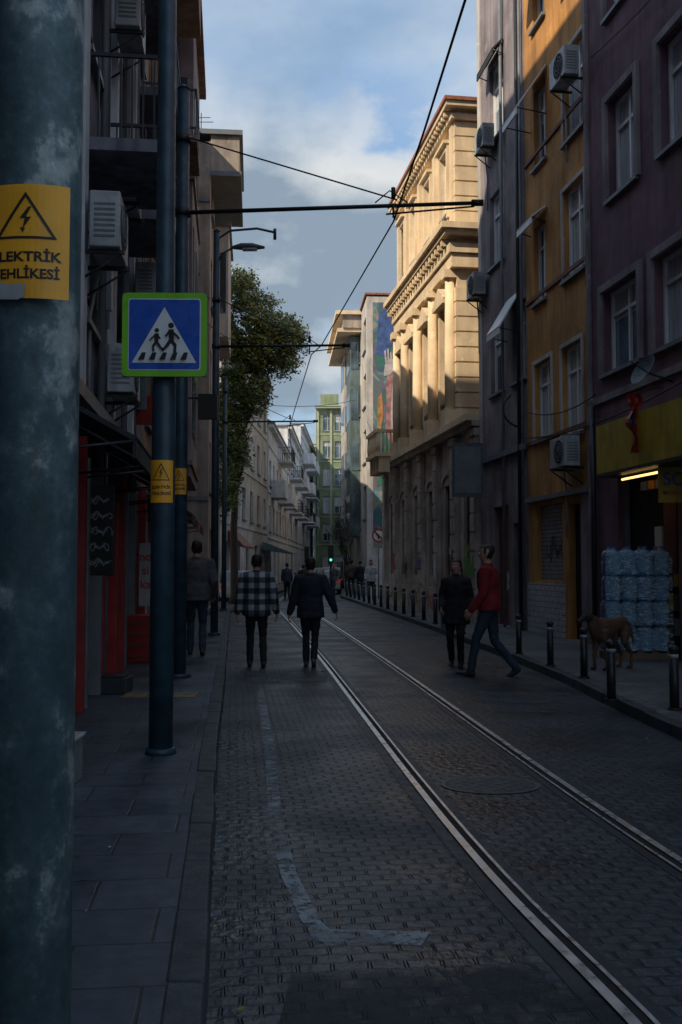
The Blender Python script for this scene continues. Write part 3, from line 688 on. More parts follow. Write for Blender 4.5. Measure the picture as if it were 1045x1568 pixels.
def simple_building(name,A,B,right,H,mat,cols,rows,w,h,z0=3.6,step=3.0,depth=9,balc=None,trim=None,frame=None,cor=.3):
    f=Fac(A,B,right); e=empty(name); W=MB();G=MB();T=MB()
    ops=gridops(f,H,cols,rows,w,h,.8,z0,step)
    gr=gridops(f,H,max(2,cols-1),1,1.6,2.3,.9,.4,3)
    ops=[o for o in wall(W,f,H,ops+gr,mat,.18)]; hull(W,f,H,depth,mat)
    for o in ops:
        window(G,T,f,o,frame=frame or random.choice([m_white,m_grey]),split=2)
    T.fbox(f,-.1,f.L+.1,H-.2,H,.003,cor,trim or mat); T.fbox(f,-.15,f.L+.15,H+.003,H+.12,-1,cor+.08,trim or m_grey)
    for j in range(rows):
        T.fbox(f,.01,f.L-.01,z0-.45+j*step,z0-.35+j*step,.003,.06,trim or mat)
    if balc:
        for (u0,u1,z,d) in balc: balcony(T,f,u0,u1,z,d,trim or mat,solid=random.random()<.5)
    W.obj('walls',e);G.obj('windows',e);T.obj('trim',e); return f,e
simple_building('row_building',(1.0,64.5),(1.5,112),True,11,m_beige,10,3,1.3,1.6)
f,eg=simple_building('green_apartment_building',(5.2,115),(-2.9,115.0),True,20.0,m_green,5,5,1.1,2.0,4.4,3.2,trim=m_greend,frame=m_offw,cor=.6)
mb=MB()
for i in range(6): mb.fbox(f,f.L-.35-i*1.52,f.L-.1-i*1.52,3.8,19.6,.07,.14,m_greend)
mb.fbox(f,f.L-2.6,f.L-.5,20.15,21.6,-3,-.6,m_green); mb.obj('pilasters',eg)
simple_building('distant_apartment_building',(-2.95,127),(-14,127),True,17,m_whitew,6,4,1.2,1.7,4,3.1)

# ------------------------------------------------------------------ left side buildings
WX=lambda Y:-1.64-.113*Y
def lseg(a,b): return Fac((WX(a),a),(WX(b),b),False)
f=lseg(-16,2); e=empty('sun_blocking_building'); W=MB();G=MB();T=MB()  # out of view, added to keep a sun patch off the near street
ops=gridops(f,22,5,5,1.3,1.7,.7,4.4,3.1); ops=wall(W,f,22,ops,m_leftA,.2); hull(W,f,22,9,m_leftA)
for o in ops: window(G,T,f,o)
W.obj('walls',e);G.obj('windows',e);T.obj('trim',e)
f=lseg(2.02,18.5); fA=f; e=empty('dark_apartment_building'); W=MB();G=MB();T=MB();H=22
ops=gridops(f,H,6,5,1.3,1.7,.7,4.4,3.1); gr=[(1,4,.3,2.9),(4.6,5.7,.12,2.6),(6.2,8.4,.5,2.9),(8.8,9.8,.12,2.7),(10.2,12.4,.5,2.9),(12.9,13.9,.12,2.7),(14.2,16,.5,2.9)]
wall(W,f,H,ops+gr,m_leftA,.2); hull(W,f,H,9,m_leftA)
for o in ops: window(G,T,f,o,frame=m_white)
for i,o in enumerate(gr): 
    window(G,T,f,o,frame=[m_red,m_grey,m_black][i%3],glass=[m_glassb,m_glass][i%2],sill=False,split=2)
    T.fbox(f,o[0]-.12,o[0]-.01,.12,o[3]+.1,.003,.14,[m_red,m_grey][i%2]); T.fbox(f,o[1]+.01,o[1]+.12,.12,o[3]+.1,.003,.14,[m_red,m_grey][i%2])
    # goods stacked behind the glass line / posters
    for k in range(3):
        uu=o[0]+.15+k*.45
        if uu+.3<o[1]: G.fbox(f,uu,uu+.28,1.0+.3*(k%2),1.5+.3*(k%2),-.17,-.165,random.choice([m_signw,m_yel,m_redc,m_whitem,m_tealw]))
T.fbox(f,0,f.L,3.3,3.45,.003,.2,m_grey)
for u in (7.0,9.95,12.6,14.05): T.tube([f.P(u,.1,.09),f.P(u,21,.09)],.045,m_grey,8)
for u,w_ in ((8.35,.25),(11.2,.22),(13.75,.3)): T.fbox(f,u,u+w_,3.5,21,.003,.1,m_whitew)
for u,z,d in ((8.6,6.9,.9),(8.6,10.1,.9),(11.6,7.2,.75),(11.6,10.4,.75),(14.2,7.0,.7),(14.2,10.2,.7)): balcony(T,f,u,u+1.8,z-.6,d,m_leftA)
W.obj('walls',e);G.obj('windows',e);T.obj('balconies',e)
for u,z in ((8.3,5.0),(10.0,6.15),(10.0,3.75),(12.2,4.9),(10.3,8.5),(13.4,5.8)): ac('air_conditioner',f,u,z,.15)
for u,mm in ((6.2,m_awn),(8.7,m_awn),(11.0,m_awn),(13.5,m_rust)): awning('shop_awning',f,(u,u+1.8,.3,2.9),mm,.85,.45)
def bladesign(name,p,w,h,mat,tk=.08,txt=None,tm=None,ts=.2,back=.5):
    e=empty(name); mb=MB(); mb.box(p.x-w/2,p.x+w/2,p.y,p.y+tk,p.z-h/2,p.z+h/2,mat); mb.box(p.x-w/2-back,p.x-w/2,p.y+.02,p.y+.05,p.z+h*.3,p.z+h*.3+.03,m_black); mb.obj('panel',e,.006)
    if txt:
        mb=MB()
        for i,t in enumerate(txt): addtext(mb,t,ts,lambda s,t_:(p.x+s,p.y-.004,p.z+t_+h*.28-i*ts*1.15),tm)
        mb.obj('lettering',e)
    return e
pb=at(149,812,10.8); eb=bladesign('chalkboard_sign',pb,.36,.98,m_blk,.05)
fb=Fac((pb.x-.18,pb.y-.001),(pb.x+.18,pb.y-.001),True); fb.n=Vector((0,-1,0))
mb=MB()
m_chalk=M('chalk_grey',(.20,.22,.24),.8,.4,20,0)
for k in range(5): scribble(mb,fb,.05+RS.uniform(0,.03),pb.z+.28-k*.17,.24,.10,m_chalk,.004,.012,22)
mb.obj('chalk_writing',eb)
bladesign('red_blade_sign',at(213,628,17.2),.5,.5,m_red)
bladesign('black_blade_sign',at(318,622,15.5),.3,.4,m_blk,.1)
bladesign('poster_sign',at(223,880,16.6),.22,1.05,m_whitem,.05,['no','si','ka'],m_redc,.2)
bladesign('teal_blade_sign',at(207,585,16.0),.35,.9,m_tealw,.08)
bladesign('grey_blade_sign',at(160,400,12.0),.18,1.2,m_whitem,.1)
bladesign('red_shop_panel',at(172,900,12.2),.1,2.1,m_red,.1)
e=empty('red_crate'); mb=MB(); c=at(217,955,16); mb.box(c.x-.25,c.x+.22,15.7,16.4,.12,.85,m_red)
for k in range(4): mb.box(c.x-.26,c.x+.23,15.69,15.699,.2+k*.17,.24+k*.17,m_rust)
mb.obj('crate',e,.02)
e=empty('step_block'); mb=MB(); mb.box(-3.1,-2.55,11.9,12.3,.116,.3,m_iron); mb.box(-3.05,-2.6,11.95,12.25,.303,.33,m_iron); mb.obj('block',e,.03)
e=empty('utility_box'); mb=MB(); mb.box(-1.98,-1.86,6.9,7.25,.116,.42,m_grey); mb.box(-2.0,-1.84,6.88,7.27,.422,.45,m_whitem); mb.obj('box',e,.01)
f=lseg(18.5,30); e=empty('tan_apartment_building'); W=MB();G=MB();T=MB();H=15.2
ops=gridops(f,H,4,3,1.2,1.7,.7,4.4,3.2); ops+= [(1,3,.3,2.9),(4,5,.12,2.6),(6.5,9,.4,2.9)]
ops=[o for o in ops if not(3.2<o[1] and o[0]<7.9 and o[2]>3)]
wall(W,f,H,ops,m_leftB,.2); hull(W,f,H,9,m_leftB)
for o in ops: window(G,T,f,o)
T.fbox(f,3.3,7.7,3.6,14.3,.003,.78,m_greywall)
for j in range(3):
    z=4.6+j*3.2; T.fbox(f,3.9,5.1,z,z+1.6,.781,.8,m_glassb); T.fbox(f,5.7,7.0,z,z+1.6,.781,.8,m_glassb); T.fbox(f,3.27,3.299,z,z+1.6,.15,.65,m_glassb)
    T.fbox(f,3.25,3.268,z,z+1.6,.38,.42,m_white)
    T.fbox(f,3.2,7.8,z-.75,z-.65,.003,.83,m_leftB)
T.fbox(f,3.1,7.9,14.3,14.5,.003,.95,m_leftB)
T.fbox(f,-.0,f.L,H,H+.15,-1,.3,m_grey)
balcony(T,f,1.0,2.8,10.3,.95,m_leftB);balcony(T,f,1.0,2.8,13.4,.95,m_leftB,solid=True)
W.obj('walls',e);G.obj('windows',e);T.obj('bay_window',e)
for u,z in ((1.0,6.9),(2.0,5.1),(8.6,7.5)): ac('air_conditioner',f,u,z,.15)
for u in (1,4.4,7.5): awning('shop_awning',f,(u,u+2,.3,2.9),m_awn if u!=4.4 else m_red,.9,.5)
f=Fac((-4.02,30.05),(-4.72,38),False); e=empty('beige_corner_building'); W=MB();G=MB();T=MB();H=14.7
ops=gridops(f,H,3,4,1.0,1.6,.6,3.9,2.9)+[(1,3,.3,2.8)]
wall(W,f,H,ops,m_beige,.2);hull(W,f,H,9,m_beige)
for o in ops: window(G,T,f,o)
T.fbox(f,-.02,4.5,13.75,14.9,.003,.88,m_beige); T.fbox(f,-.12,4.6,14.9,15.05,-3,.98,m_grey); T.fbox(f,-.1,4.55,13.6,13.748,.003,.95,m_grey)
T.fbox(f,2.5,6.2,9.2,12.9,.003,.5,m_offw); T.fbox(f,2.4,6.3,12.9,13.05,.003,.58,m_grey)
T.fbox(f,2.47,2.499,10,12,.1,.42,m_glass)
for z in (4.5,7.5,10.6):
    T.fbox(f,-.05,-.004,z,z+1.5,-.95,-.35,m_glassb); T.fbox(f,-.08,-.004,z-.08,z-.003,-1.0,-.3,m_grey)
    T.fbox(f,-.07,-.051,z,z+1.5,-.67,-.63,m_white)
for z in (3.6,6.7,9.8,12.8): T.fbox(f,-.06,-.004,z,z+.12,-1.6,.003,m_grey)
W.obj('walls',e);G.obj('windows',e);T.obj('bay_window',e)
simple_building('cream_apartment_building',(-5.1,42),(-4.45,59.8),False,12.2,m_offw,6,3,1.2,1.6,3.9,2.8,balc=[(3,5,6.4,.8)])
simple_building('white_apartment_building',(-4.4,60),(-4.25,78),False,10.2,m_whitew,6,3,1.3,1.6,3.7,2.8,balc=[(2,5,6,.9),(8,12,6,1.0),(8,12,8.8,1.0),(14,17,6,.9)])
simple_building('white_apartment_building',(-4.2,78.2),(-4.05,98),False,12.6,m_whitew,6,4,1.3,1.6,3.7,2.8,balc=[(2,6,5.9,1),(2,6,8.7,1),(10,15,5.9,1.1),(10,15,8.7,1.1)])
simple_building('white_apartment_building',(-4.0,98.2),(-3.4,126),False,15.6,m_whitew,8,5,1.3,1.6,3.7,2.8,balc=[(2,7,6,1.2),(2,7,9,1.2),(2,7,12,1.2),(10,16,6,1.2),(10,16,9,1.2),(10,16,12,1.2)])

# ------------------------------------------------------------------ poles
e=empty('steel_utility_pole'); mb=MB(); c=(-.603,1.92)
mb.tube([(c[0],c[1],.11),(c[0],c[1],3.0),(c[0],c[1],8)],[.092,.0905,.085],m_galv,40); mb.obj('shaft',e)
mb=MB(); mb.tube([(c[0],c[1],.116),(c[0],c[1],.15)],[.17,.17],m_iron,20); mb.obj('base_plate',e)
def electric_sign(name,cx,cy,z,w,h,R,txt=True):
    """curved sheet in front of a pole, front at y=cy"""
    e=empty(name)
    def mp(s,t,o=0): return (cx+(R+o)*math.sin(s/R),cy+R-(R+o)*math.cos(s/R),z+t)
    mb=MB(); n=14
    for i in range(n):
        s0=-w/2+w*i/n;s1=-w/2+w*(i+1)/n; mb.face([mp(s0,-h/2),mp(s1,-h/2),mp(s1,h/2),mp(s0,h/2)],m_yel,True)
        mb.face([mp(s0,-h/2,-.002),mp(s1,-h/2,-.002),mp(s1,h/2,-.002),mp(s0,h/2,-.002)],m_grey,True)
    mb.obj('plate',e)
    mb=MB(); o=.0012
    A=[(-.36*w,.02*h),(.36*w,.02*h),(0,.43*h)]
    cxm=(0,.155*h); B=[(cxm[0]+(a-cxm[0])*.84,cxm[1]+(b-cxm[1])*.84) for a,b in A]
    for i in range(3):
        j=(i+1)%3
        for k in range(6):
            l=lambda p,q,t:(p[0]+(q[0]-p[0])*t,p[1]+(q[1]-p[1])*t)
            mb.face([mp(*l(A[i],A[j],k/6),o),mp(*l(A[i],A[j],(k+1)/6),o),mp(*l(B[i],B[j],(k+1)/6),o),mp(*l(B[i],B[j],k/6),o)],m_blk)
    bolt=[(.03,.30),(-.06,.20),(-.005,.20),(-.03,.10),(.06,.21),(.005,.21),(.06,.30)]
    mb.face([mp(a*w*1.1,b*h,o) for a,b in bolt],m_blk)
    mb.face([mp(a*w,b*h,o) for a,b in [(-.06,.12),(-.03,.07),(0,.115)]],m_blk)
    sz=.15*w
    def bold(body,sx,ty):
        v,fs=textmesh(body,sz,.03)
        for p in fs: mb.face([mp(v[i][0]*sx,v[i][1]*1.05+ty*h,o) for i in p],m_blk)
    bold('ELEKTRİK',1.22,-.14); bold('TEHLİKESİ',1.10,-.29)
    mb.obj('symbol_and_lettering',e); return e
p=at(37,367,1.80); electric_sign('electrical_hazard_sign',p.x,1.805,p.z,.160,.214,.16)
e=empty('paper_sticker'); mb=MB()
q=at(18,443,1.795)
mb.face([(q.x-.03,1.799,q.z-.017),(q.x+.010,1.797,q.z-.018),(q.x+.022,1.797,q.z-.012),(q.x+.024,1.797,q.z+.012),(q.x-.005,1.798,q.z+.010),(q.x-.03,1.799,q.z+.016)],m_whitem); mb.obj('sticker',e)
e=empty('traffic_sign_pole'); mb=MB(); c2=(-1.47,8.2)
mb.tube([(*c2,.11),(*c2,3.3),(*c2,3.34),(*c2,10.5)],[.098,.096,.078,.07],m_polet,28); mb.obj('shaft',e)
mb=MB(); mb.tube([(*c2,.116),(*c2,.16),(*c2,.165)],[.13,.12,.105],m_polet,24); mb.tube([(*c2,3.3),(*c2,3.38)],[.105,.1],m_polet,24); mb.obj('base_collar',e)
electric_sign('electrical_hazard_sign',c2[0],8.09,at(252,737,8.1).z,.21,.35,.115)
e=empty('pedestrian_crossing_sign'); p=at(252,512,8.02); S=.345
def sp(s,t,o=0): return (p.x+s,p.y-.0-o*.003+s*.02,p.z+t)
mb=MB(); mb.box(p.x-S,p.x+S,p.y+.012,p.y+.035,p.z-S,p.z+S,m_grey)
def rr(mb,s,r,o,mat):
    pts=[]
    for cxx,cyy,a0 in ((s-r,s-r,0),(-s+r,s-r,90),(-s+r,-s+r,180),(s-r,-s+r,270)):
        for k in range(5): a=math.radians(a0+k*22.5); pts.append(sp(cxx+r*math.cos(a),cyy+r*math.sin(a),o))
    mb.face(pts,mat)
rr(mb,S,.04,0,m_lime); rr(mb,S-.05,.02,1,m_signw); rr(mb,S-.058,.018,2,m_blue); mb.obj('panel',e)
mb=MB(); mb.face([sp(-.262,-.235,3),sp(.262,-.235,3),sp(0,.225,3)],m_signw)
def stroke(a,b,w,o=4,w2=None):
    a=Vector((*a,));b=Vector((*b,)); d=(b-a).normalized(); q=Vector((-d.y,d.x)); w2=w2 or w
    mb.face([sp(*(a+q*w/2),o),sp(*(b+q*w2/2),o),sp(*(b-q*w2/2),o),sp(*(a-q*w/2),o)],m_blk)
def circ(c,r,o=4): mb.face([sp(c[0]+r*math.cos(t*.5236),c[1]+r*math.sin(t*.5236),o) for t in range(12)],m_blk)
def walker(x,y,k,fl):
    g=lambda a,b:(x+a*k*fl,y+b*k)
    circ(g(0,.225),.026*k,4); stroke(g(0,.19),g(.005,.09),.05*k,4,.045*k); stroke(g(.0,.095),g(.04,.045),.03*k,5);stroke(g(.04,.05),g(.035,-.02),.024*k,6);stroke(g(0,.095),g(-.035,.04),.03*k,7);stroke(g(-.03,.045),g(-.075,-.005),.024*k,8)
    stroke(g(.0,.18),g(.05,.13),.02*k,9);stroke(g(.05,.135),g(.075,.10),.018*k,10);stroke(g(0,.18),g(-.045,.12),.02*k,11)
walker(.055,-.135,.92,1); walker(-.06,-.13,.72,-1)
for i in range(5):
    x=-.17+i*.085; mb.face([sp(x-.035,-.215,12),sp(x+.012,-.215,12),sp(x+.028+.0,-.155,12),sp(x-.005,-.155,12)],m_blk)
mb.obj('symbol',e)
mb=MB(); 
for dz in (-.2,.2): mb.box(p.x-.12,p.x+.12,p.y+.036,p.y+.09,p.z+dz-.02,p.z+dz+.02,m_grey); 
for dz in (-.2,.2): mb.tube([(*c2,p.z+dz-.02),(*c2,p.z+dz+.02)],[.11,.11],m_grey,20)
mb.obj('clamps',e)
def tram_pole(x,y,top,armz,armx,r=.1,stay=True,army=None):
    army=y if army is None else army
    e=empty('tram_wire_pole'); mb=MB(); mb.tube([(x,y,.11),(x,y,top*.5),(x,y,top)],[r,r*.97,r*.85],m_polet,24); mb.tube([(x,y,top),(x,y,top+.06)],[r*.95,r*.3],m_polet,24)
    mb.tube([(x,y,.116),(x,y,.17)],[r*1.7,r*1.6],m_polet,20)
    for z in (armz,armz+1.05): mb.tube([(x,y,z-.05),(x,y,z+.05)],[r*1.12,r*1.12],m_black,20)
    mb.obj('mast',e)
    mb=MB(); mb.tube([(x,y,armz),(armx,army,armz+.03)],[.03,.026],m_wire,10); mb.tube([(armx-.14,army,armz+.03),(armx+.02,army,armz+.03)],.045,m_wire,10)
    tx=armx-(armx-x)*.28
    mb.tube([(x,y,armz+1.1),(tx,army,armz+.07)],.011,m_wire,6)
    mb.tube([(tx-.05,army,armz+.02),(tx-.05,army,armz-.18)],.014,m_wire,6)
    mb.tube([(tx-.15,army,armz-.13),(armx-.1,army,armz-.02)],.013,m_wire,6)
    mb.tube([(tx-.05,army,armz+.09),(tx-.05,army,armz+.24)],.03,m_wire,8)
    mb.tube([(tx-.3,army,armz+.03),(tx-.1,army,armz+.2),(tx+.15,army,armz+.03)],.01,m_wire,6)
    mb.obj('bracket_arm',e); return tx-.05
t1=tram_pole(-2.22,13.7,8.35,6.58,1.93,.1,army=13.4)
electric_sign('electrical_hazard_sign',-2.22,13.58,at(281,737,13.6).z,.22,.36,.12)
t2=tram_pole(-2.78,21.9,9.1,6.5,.18,.085)
t3=tram_pole(-3.95,33.6,8.0,6.5,-.8,.085)
mb=MB()
cw=[(2.6,-6,6.3),(1.15,5,6.2),(.86,10,6.12),(.72,13.4,6.35),(-.4,20,6.1),(-.66,21.9,6.32),(-1.3,28,6.1),(-1.75,33.6,6.3),(-2.2,45,6.2),(-2.0,70,6.2),(-1.8,110,6.2)]
mb.tube(cw,.012,m_wire,6); mb.obj('overhead_wire')
mb=MB()
def sag(a,b,s,r,n=12): 
    a=Vector(a);b=Vector(b); mb.tube([a.lerp(b,i/n)+Vector((0,0,-s*4*(i/n)*(1-i/n))) for i in range(n+1)],r,m_wire,5)
sag((-3.4,16,7.2),(-2.9,26,7.6),.3,.012); sag((-2.78,21.9,8.5),(-4.0,30,8.8),.2,.01); sag((-4.3,38,8),(.8,50,10),.3,.012)
sag((-3.1,12,4.9),(-3.6,17,5.3),.4,.02);sag((-2.9,10.2,8.6),(-3.5,16,8.2),.5,.02);sag(tuple(fG.P(0,4.6,.1)),tuple(fM.P(10,4.7,.1)),.3,.015)
sag(tuple(fM.P(15,11.5,.1)),tuple(fM.P(6,11.2,.1)),.3,.012); sag(tuple(fO.P(3.7,5.2,.1)),tuple(fM.P(15,4.9,.1)),.2,.014)
mb.obj('service_cable')
e=empty('street_lamp'); mb=MB(); x,y=-2.78,21.9
mb.tube([(x,y,8.6),(x+.05,y,8.95),(x+.3,y,9.12),(x+.9,y,9.17),(x+1.3,y,9.08)],.028,m_polet,8); mb.tube([(x+1.3,y,8.92),(x+1.3,y,9.16)],.035,m_black,8)
mb.tube([(x,y,8.3),(x+.12,y,8.6),(x+.4,y,8.75),(x+.5,y,8.76)],.022,m_polet,8)
mb.obj('arm',e); mb=MB(); mb.tube([(x+.38,y,8.74),(x+.55,y,8.76),(x+.8,y,8.76),(x+1.05,y,8.74)],[(.07,.04),(.14,.07),(.15,.07),(.06,.03)],m_grey,16,side=(0,1,0),rnd=True)
mb.tube([(x+.58,y,8.69),(x+.9,y,8.69)],[(.1,.03),(.1,.03)],m_signw,12,side=(0,1,0)); mb.obj('luminaire',e)
e=empty('tv_antenna'); mb=MB(); 
for z,l in ((0,.4),(.15,.3)): mb.tube([(-4.6-l,32,16.2+z),(-4.6+l,32,16.2+z)],.012,m_black,5)
mb.tube([(-4.6,32,15),(-4.6,32,16.5)],.015,m_black,6); mb.obj('mast',e)

# ------------------------------------------------------------------ bollards
def bollard(x,y,h=.78,r=.05):
    mb=MB(); z=.118
    mb.tube([(x,y,z),(x,y,z+.02)],[r*1.5,r*1.5],m_black,16)
    mb.tube([(x,y,z+.02),(x,y,z+h*.8)],[r,r],m_black,16)
    mb.tube([(x,y,z+h*.8),(x,y,z+h*.86)],[r*1.02,r*1.02],m_band,16)
    mb.tube([(x,y,z+h*.86),(x,y,z+h*.90),(x,y,z+h*.92),(x,y,z+h*.97),(x,y,z+h)],[r,r*.75,r*1.08,r*1.08,r*.5],m_black,16)
    mb.obj('bollard')
for x,y in ((2.98,11.35),(3.46,10.65),(3.22,13.6),(3.10,15.2),(2.98,17.2)): bollard(x+.08,y,.68)
y=22.5
while y<49: bollard(lerp_line(RK,y)+.22,y,.8,.055); y+=1.75

# ------------------------------------------------------------------ water stack
e=empty('water_bottle_stack'); mb=MB()
def bottle(mb,x,y,z):
    prof=[(0,.10),(.01,.125),(.09,.128),(.11,.117),(.13,.128),(.21,.128),(.23,.117),(.25,.128),(.33,.126),(.39,.09),(.41,.03),(.45,.03)]
    mb.tube([(x,y,z+a) for a,b in prof],[b for a,b in prof],m_bottle,14)
    mb.tube([(x,y,z+.445),(x,y,z+.462)],[.034,.034],m_blue,10)
x0,y0=4.42,16.25
for t in range(4):
    for i in range(4):
        for j in range(2):
            bottle(mb,x0+i*.262+random.uniform(-.012,.012)+t*.006,y0+j*.262+random.uniform(-.01,.01),.26+t*.41)
mb.obj('bottles',e)
mb=MB(); 
for k in range(5): mb.box(x0-.13+k*.24,x0-.03+k*.24,y0-.15,y0+.4,.225,.25,m_wood)
for yy in (y0-.15,y0+.08,y0+.3): mb.box(x0-.13,x0+.93,yy,yy+.1,.118,.224,m_wood)
mb.obj('pallet',e)
m_film,ntf,bf=newmat('stretch_film'); bf.inputs['Base Color'].default_value=(.65,.80,.90,1); bf.inputs['Roughness'].default_value=.15
fa=ramp(ntf,noise(ntf,coords(ntf,(2,2,5)),5,6,.7),[(.45,.03),(.66,.55)]); ntf.links.new(fa,bf.inputs['Alpha'])
bump(ntf,noise(ntf,coords(ntf,(1,1,3)),9,5),bf,1,.03)
mb=MB()
for t in range(4):
    z=.27+t*.41
    n=24
    for i in range(n):
        xa=x0-.14+1.08*i/n; xb=x0-.14+1.08*(i+1)/n; j=lambda q:.012*math.sin(q*31+t*2)
        mb.face([(xa,y0-.145+j(xa),z),(xb,y0-.145+j(xb),z),(xb,y0-.142-j(xb+1),z+.36),(xa,y0-.142-j(xa+1),z+.36)],m_film,True)
mb.obj('stretch_film',e)

# ------------------------------------------------------------------ figures
def ik(a,b,l1,l2,pole):
    a=Vector(a);b=Vector(b);d=b-a;L=min(d.length,(l1+l2)*.999); dn=d.normalized(); x=(l1*l1-l2*l2+L*L)/(2*L); h=math.sqrt(max(0,l1*l1-x*x))
    p=Vector(pole); p=(p-dn*p.dot(dn)).normalized(); return a+dn*x+p*h
def segd(p,a,b):
    ab=b-a; t=max(0,min(1,(p-a).dot(ab)/max(1e-9,ab.dot(ab)))); return (p-(a+ab*t)).length
def remesh_obj(mb,name,vox,bones,parent,disp=.004,smooth=4):
    me=mb.mesh('tmp'); o=bpy.data.objects.new('tmp',me); scene.collection.objects.link(o)
    r=o.modifiers.new('r','REMESH'); r.mode='VOXEL'; r.voxel_size=vox; s=o.modifiers.new('s','SMOOTH'); s.factor=.5; s.iterations=smooth
    dg=bpy.context.evaluated_depsgraph_get(); nm=bpy.data.meshes.new_from_object(o.evaluated_get(dg)); bpy.data.objects.remove(o)
    nm.materials.clear(); mats=[]
    for b in bones:
        if b[3] not in mats: mats.append(b[3])
    for m in mats: nm.materials.append(m)
    idx=[]
    for p in nm.polygons:
        c=p.center; best=None
        for a,b,r,m,cond in bones:
            if cond and not cond(c): continue
            d=segd(c,a,b)-r
            if best is None or d<best[0]: best=(d,m)
        idx.append(mats.index(best[1]) if best else 0)
    nm.polygons.foreach_set('material_index',idx)
    if disp:
        for v in nm.vertices:
            if v.co.z<1.47 and v.co.z>.1:
                k=mnoise.noise(Vector((v.co.x*9,v.co.y*9,v.co.z*14)))+.6*mnoise.noise(Vector((v.co.x*4+7,v.co.y*4,v.co.z*26)))
                v.co+=v.normal*disp*k*2
    nm.polygons.foreach_set('use_smooth',[True]*len(nm.polygons)); nm.update()
    ob=bpy.data.objects.new(name,nm); scene.collection.objects.link(ob); ob.parent=parent; return ob
def human(name,loc,head,H,feet,hands,top,pants,hair=m_hair,hem=.86,bulk=.015,longhair=False,woman=False,headturn=0,vox=.015,shoe=m_shoe,lean=0):
    e=empty(name,loc); e.rotation_euler=(0,0,head); k=H/1.76; e.scale=(k,k,k)
    mb=MB(); bones=[]; B=Vector
    sw=.165 if woman else .19; hipz=.90
    q=bulk
    off=lambda z:lean*(z-.9)
    prof=[(.84,.15,.105),(.92,.168,.118),(1.02,.15+q*.5,.105+q*.5),(1.14,.148+q,.105+q),(1.26,.168+q,.118+q),(1.36,.175+q,.115+q),(1.43,.145+q,.09+q),(1.475,.085,.07),(1.52,.056,.058),(1.57,.052,.055)]
    mb.tube([(0,off(z),z) for z,a,b in prof],[(a*(.9 if woman else 1),b) for z,a,b in prof],top,20,side=(1,0,0),rnd=False)
    mb.tube([(0,off(hem),hem),(0,off(hem)+.0,(hem+1.1)/2),(0,0,1.15)],[(.178+q+(.02 if hem<.72 else 0),.13+q+(.03 if hem<.72 else 0)),(.172+q,.125+q),(.14+q,.10+q)],top,20,side=(1,0,0))
    mb.tube([(0,off(1.46)-.005,1.455),(0,off(1.5)-.008,1.50)],[(.078,.078),(.068,.070)],top,16,side=(1,0,0))
    bones.append((B((0,off(hem),hem+.06)),B((0,0,1.36)),.16,top,lambda c:c.z>hem-.005))
    bones.append((B((0,0,1.44)),B((0,0,1.5)),.075,top,lambda c:c.z<1.515))
    hd=B((0,off(1.6)+.01,1.56))
    hp=[(-.035,.03,.035,.035),(-.01,.055,.062,.022),(.03,.066,.083,.008),(.065,.073,.093,.0),(.10,.077,.098,-.004),(.14,.076,.097,-.006),(.175,.062,.082,-.008),(.195,.035,.045,-.008)]
    ct,stn=math.cos(headturn),math.sin(headturn)
    def R(x,y,z): return (hd.x+x*ct-y*stn,hd.y+x*stn+y*ct,hd.z+z)
    mb.tube([R(0,yy,z) for z,a,b,yy in hp],[(a,b) for z,a,b,yy in hp],m_skin,20,side=(ct,stn,0))
    mb.tube([R(0,.09,.075),R(0,.108,.05),R(0,.112,.04)],[.011,.015,.012],m_skin,8,rnd=True)
    for s in (-1,1): mb.tube([R(s*.078,-.01,.04),R(s*.084,-.012,.085)],[.012,.016],m_skin,8,rnd=True)
    mb.tube([R(0,-.02,.085),R(0,-.02,.14),R(0,-.016,.185),R(0,-.012,.205)],[(.083,.095),(.085,.102),(.068,.085),(.03,.04)],hair,18,side=(ct,stn,0))
    if longhair: mb.tube([R(0,-.045,.15),R(0,-.06,.0),R(0,-.07,-.13),R(0,-.065,-.2)],[(.085,.06),(.098,.06),(.10,.05),(.07,.03)],hair,16,side=(ct,stn,0),rnd=True)
    def hairc(c):
        v=c-hd; x=v.x*ct+v.y*stn; y=-v.x*stn+v.y*ct
        if v.z>.15: return True
        if y<-.01 and v.z>.0: return abs(x)<.08 or longhair
        if y<.03 and v.z>.075: return True
        return longhair and y<.02 and v.z>-.22 and c.z>1.3 and y<-.03
    bones.append((hd,hd+B((0,0,.14)),.08,m_skin,lambda c:c.z>1.51 and not hairc(c)))
    bones.append((hd+B((0,-.02,-.0)),hd+B((0,-.02,.16)),.085,hair,lambda c:hairc(c) and c.z>(1.36 if longhair else 1.53)))
    for s,(fx,fy,fz,pit) in zip((-1,1),feet):
        hip=B((s*.088,off(.9),hipz)); ank=B((fx,fy,.085+fz)); kn=ik(hip,ank,.43,.425,(0,1,0))
        mb.tube([hip,hip.lerp(kn,.5),kn,kn.lerp(ank,.35),ank],[.098,.082,.063,.062,.055],pants,14,rnd=True)
        bones.append((hip,kn,.08,pants,lambda c:c.z<=hem+.005)); bones.append((kn,ank+B((0,0,.01)),.055,pants,lambda c:c.z<=hem+.005))
        heel=ank+B((0,-.04*math.cos(pit)-.03*math.sin(pit),-.05+.0)); toe=heel+B((0,.22*math.cos(pit),-.22*math.sin(pit)-.005))
        mid=heel.lerp(toe,.6)
        mb.tube([heel,heel.lerp(toe,.3),mid,toe],[(.036,.036),(.04,.042),(.045,.034),(.036,.024)],shoe,12,side=(1,0,0),rnd=True)
        mb.tube([ank+B((0,0,.02)),heel+B((0,.03,0))],[.042,.04],shoe,10)
        bones.append((heel,toe,.045,shoe,lambda c:c.z<.32))
    HM=[]
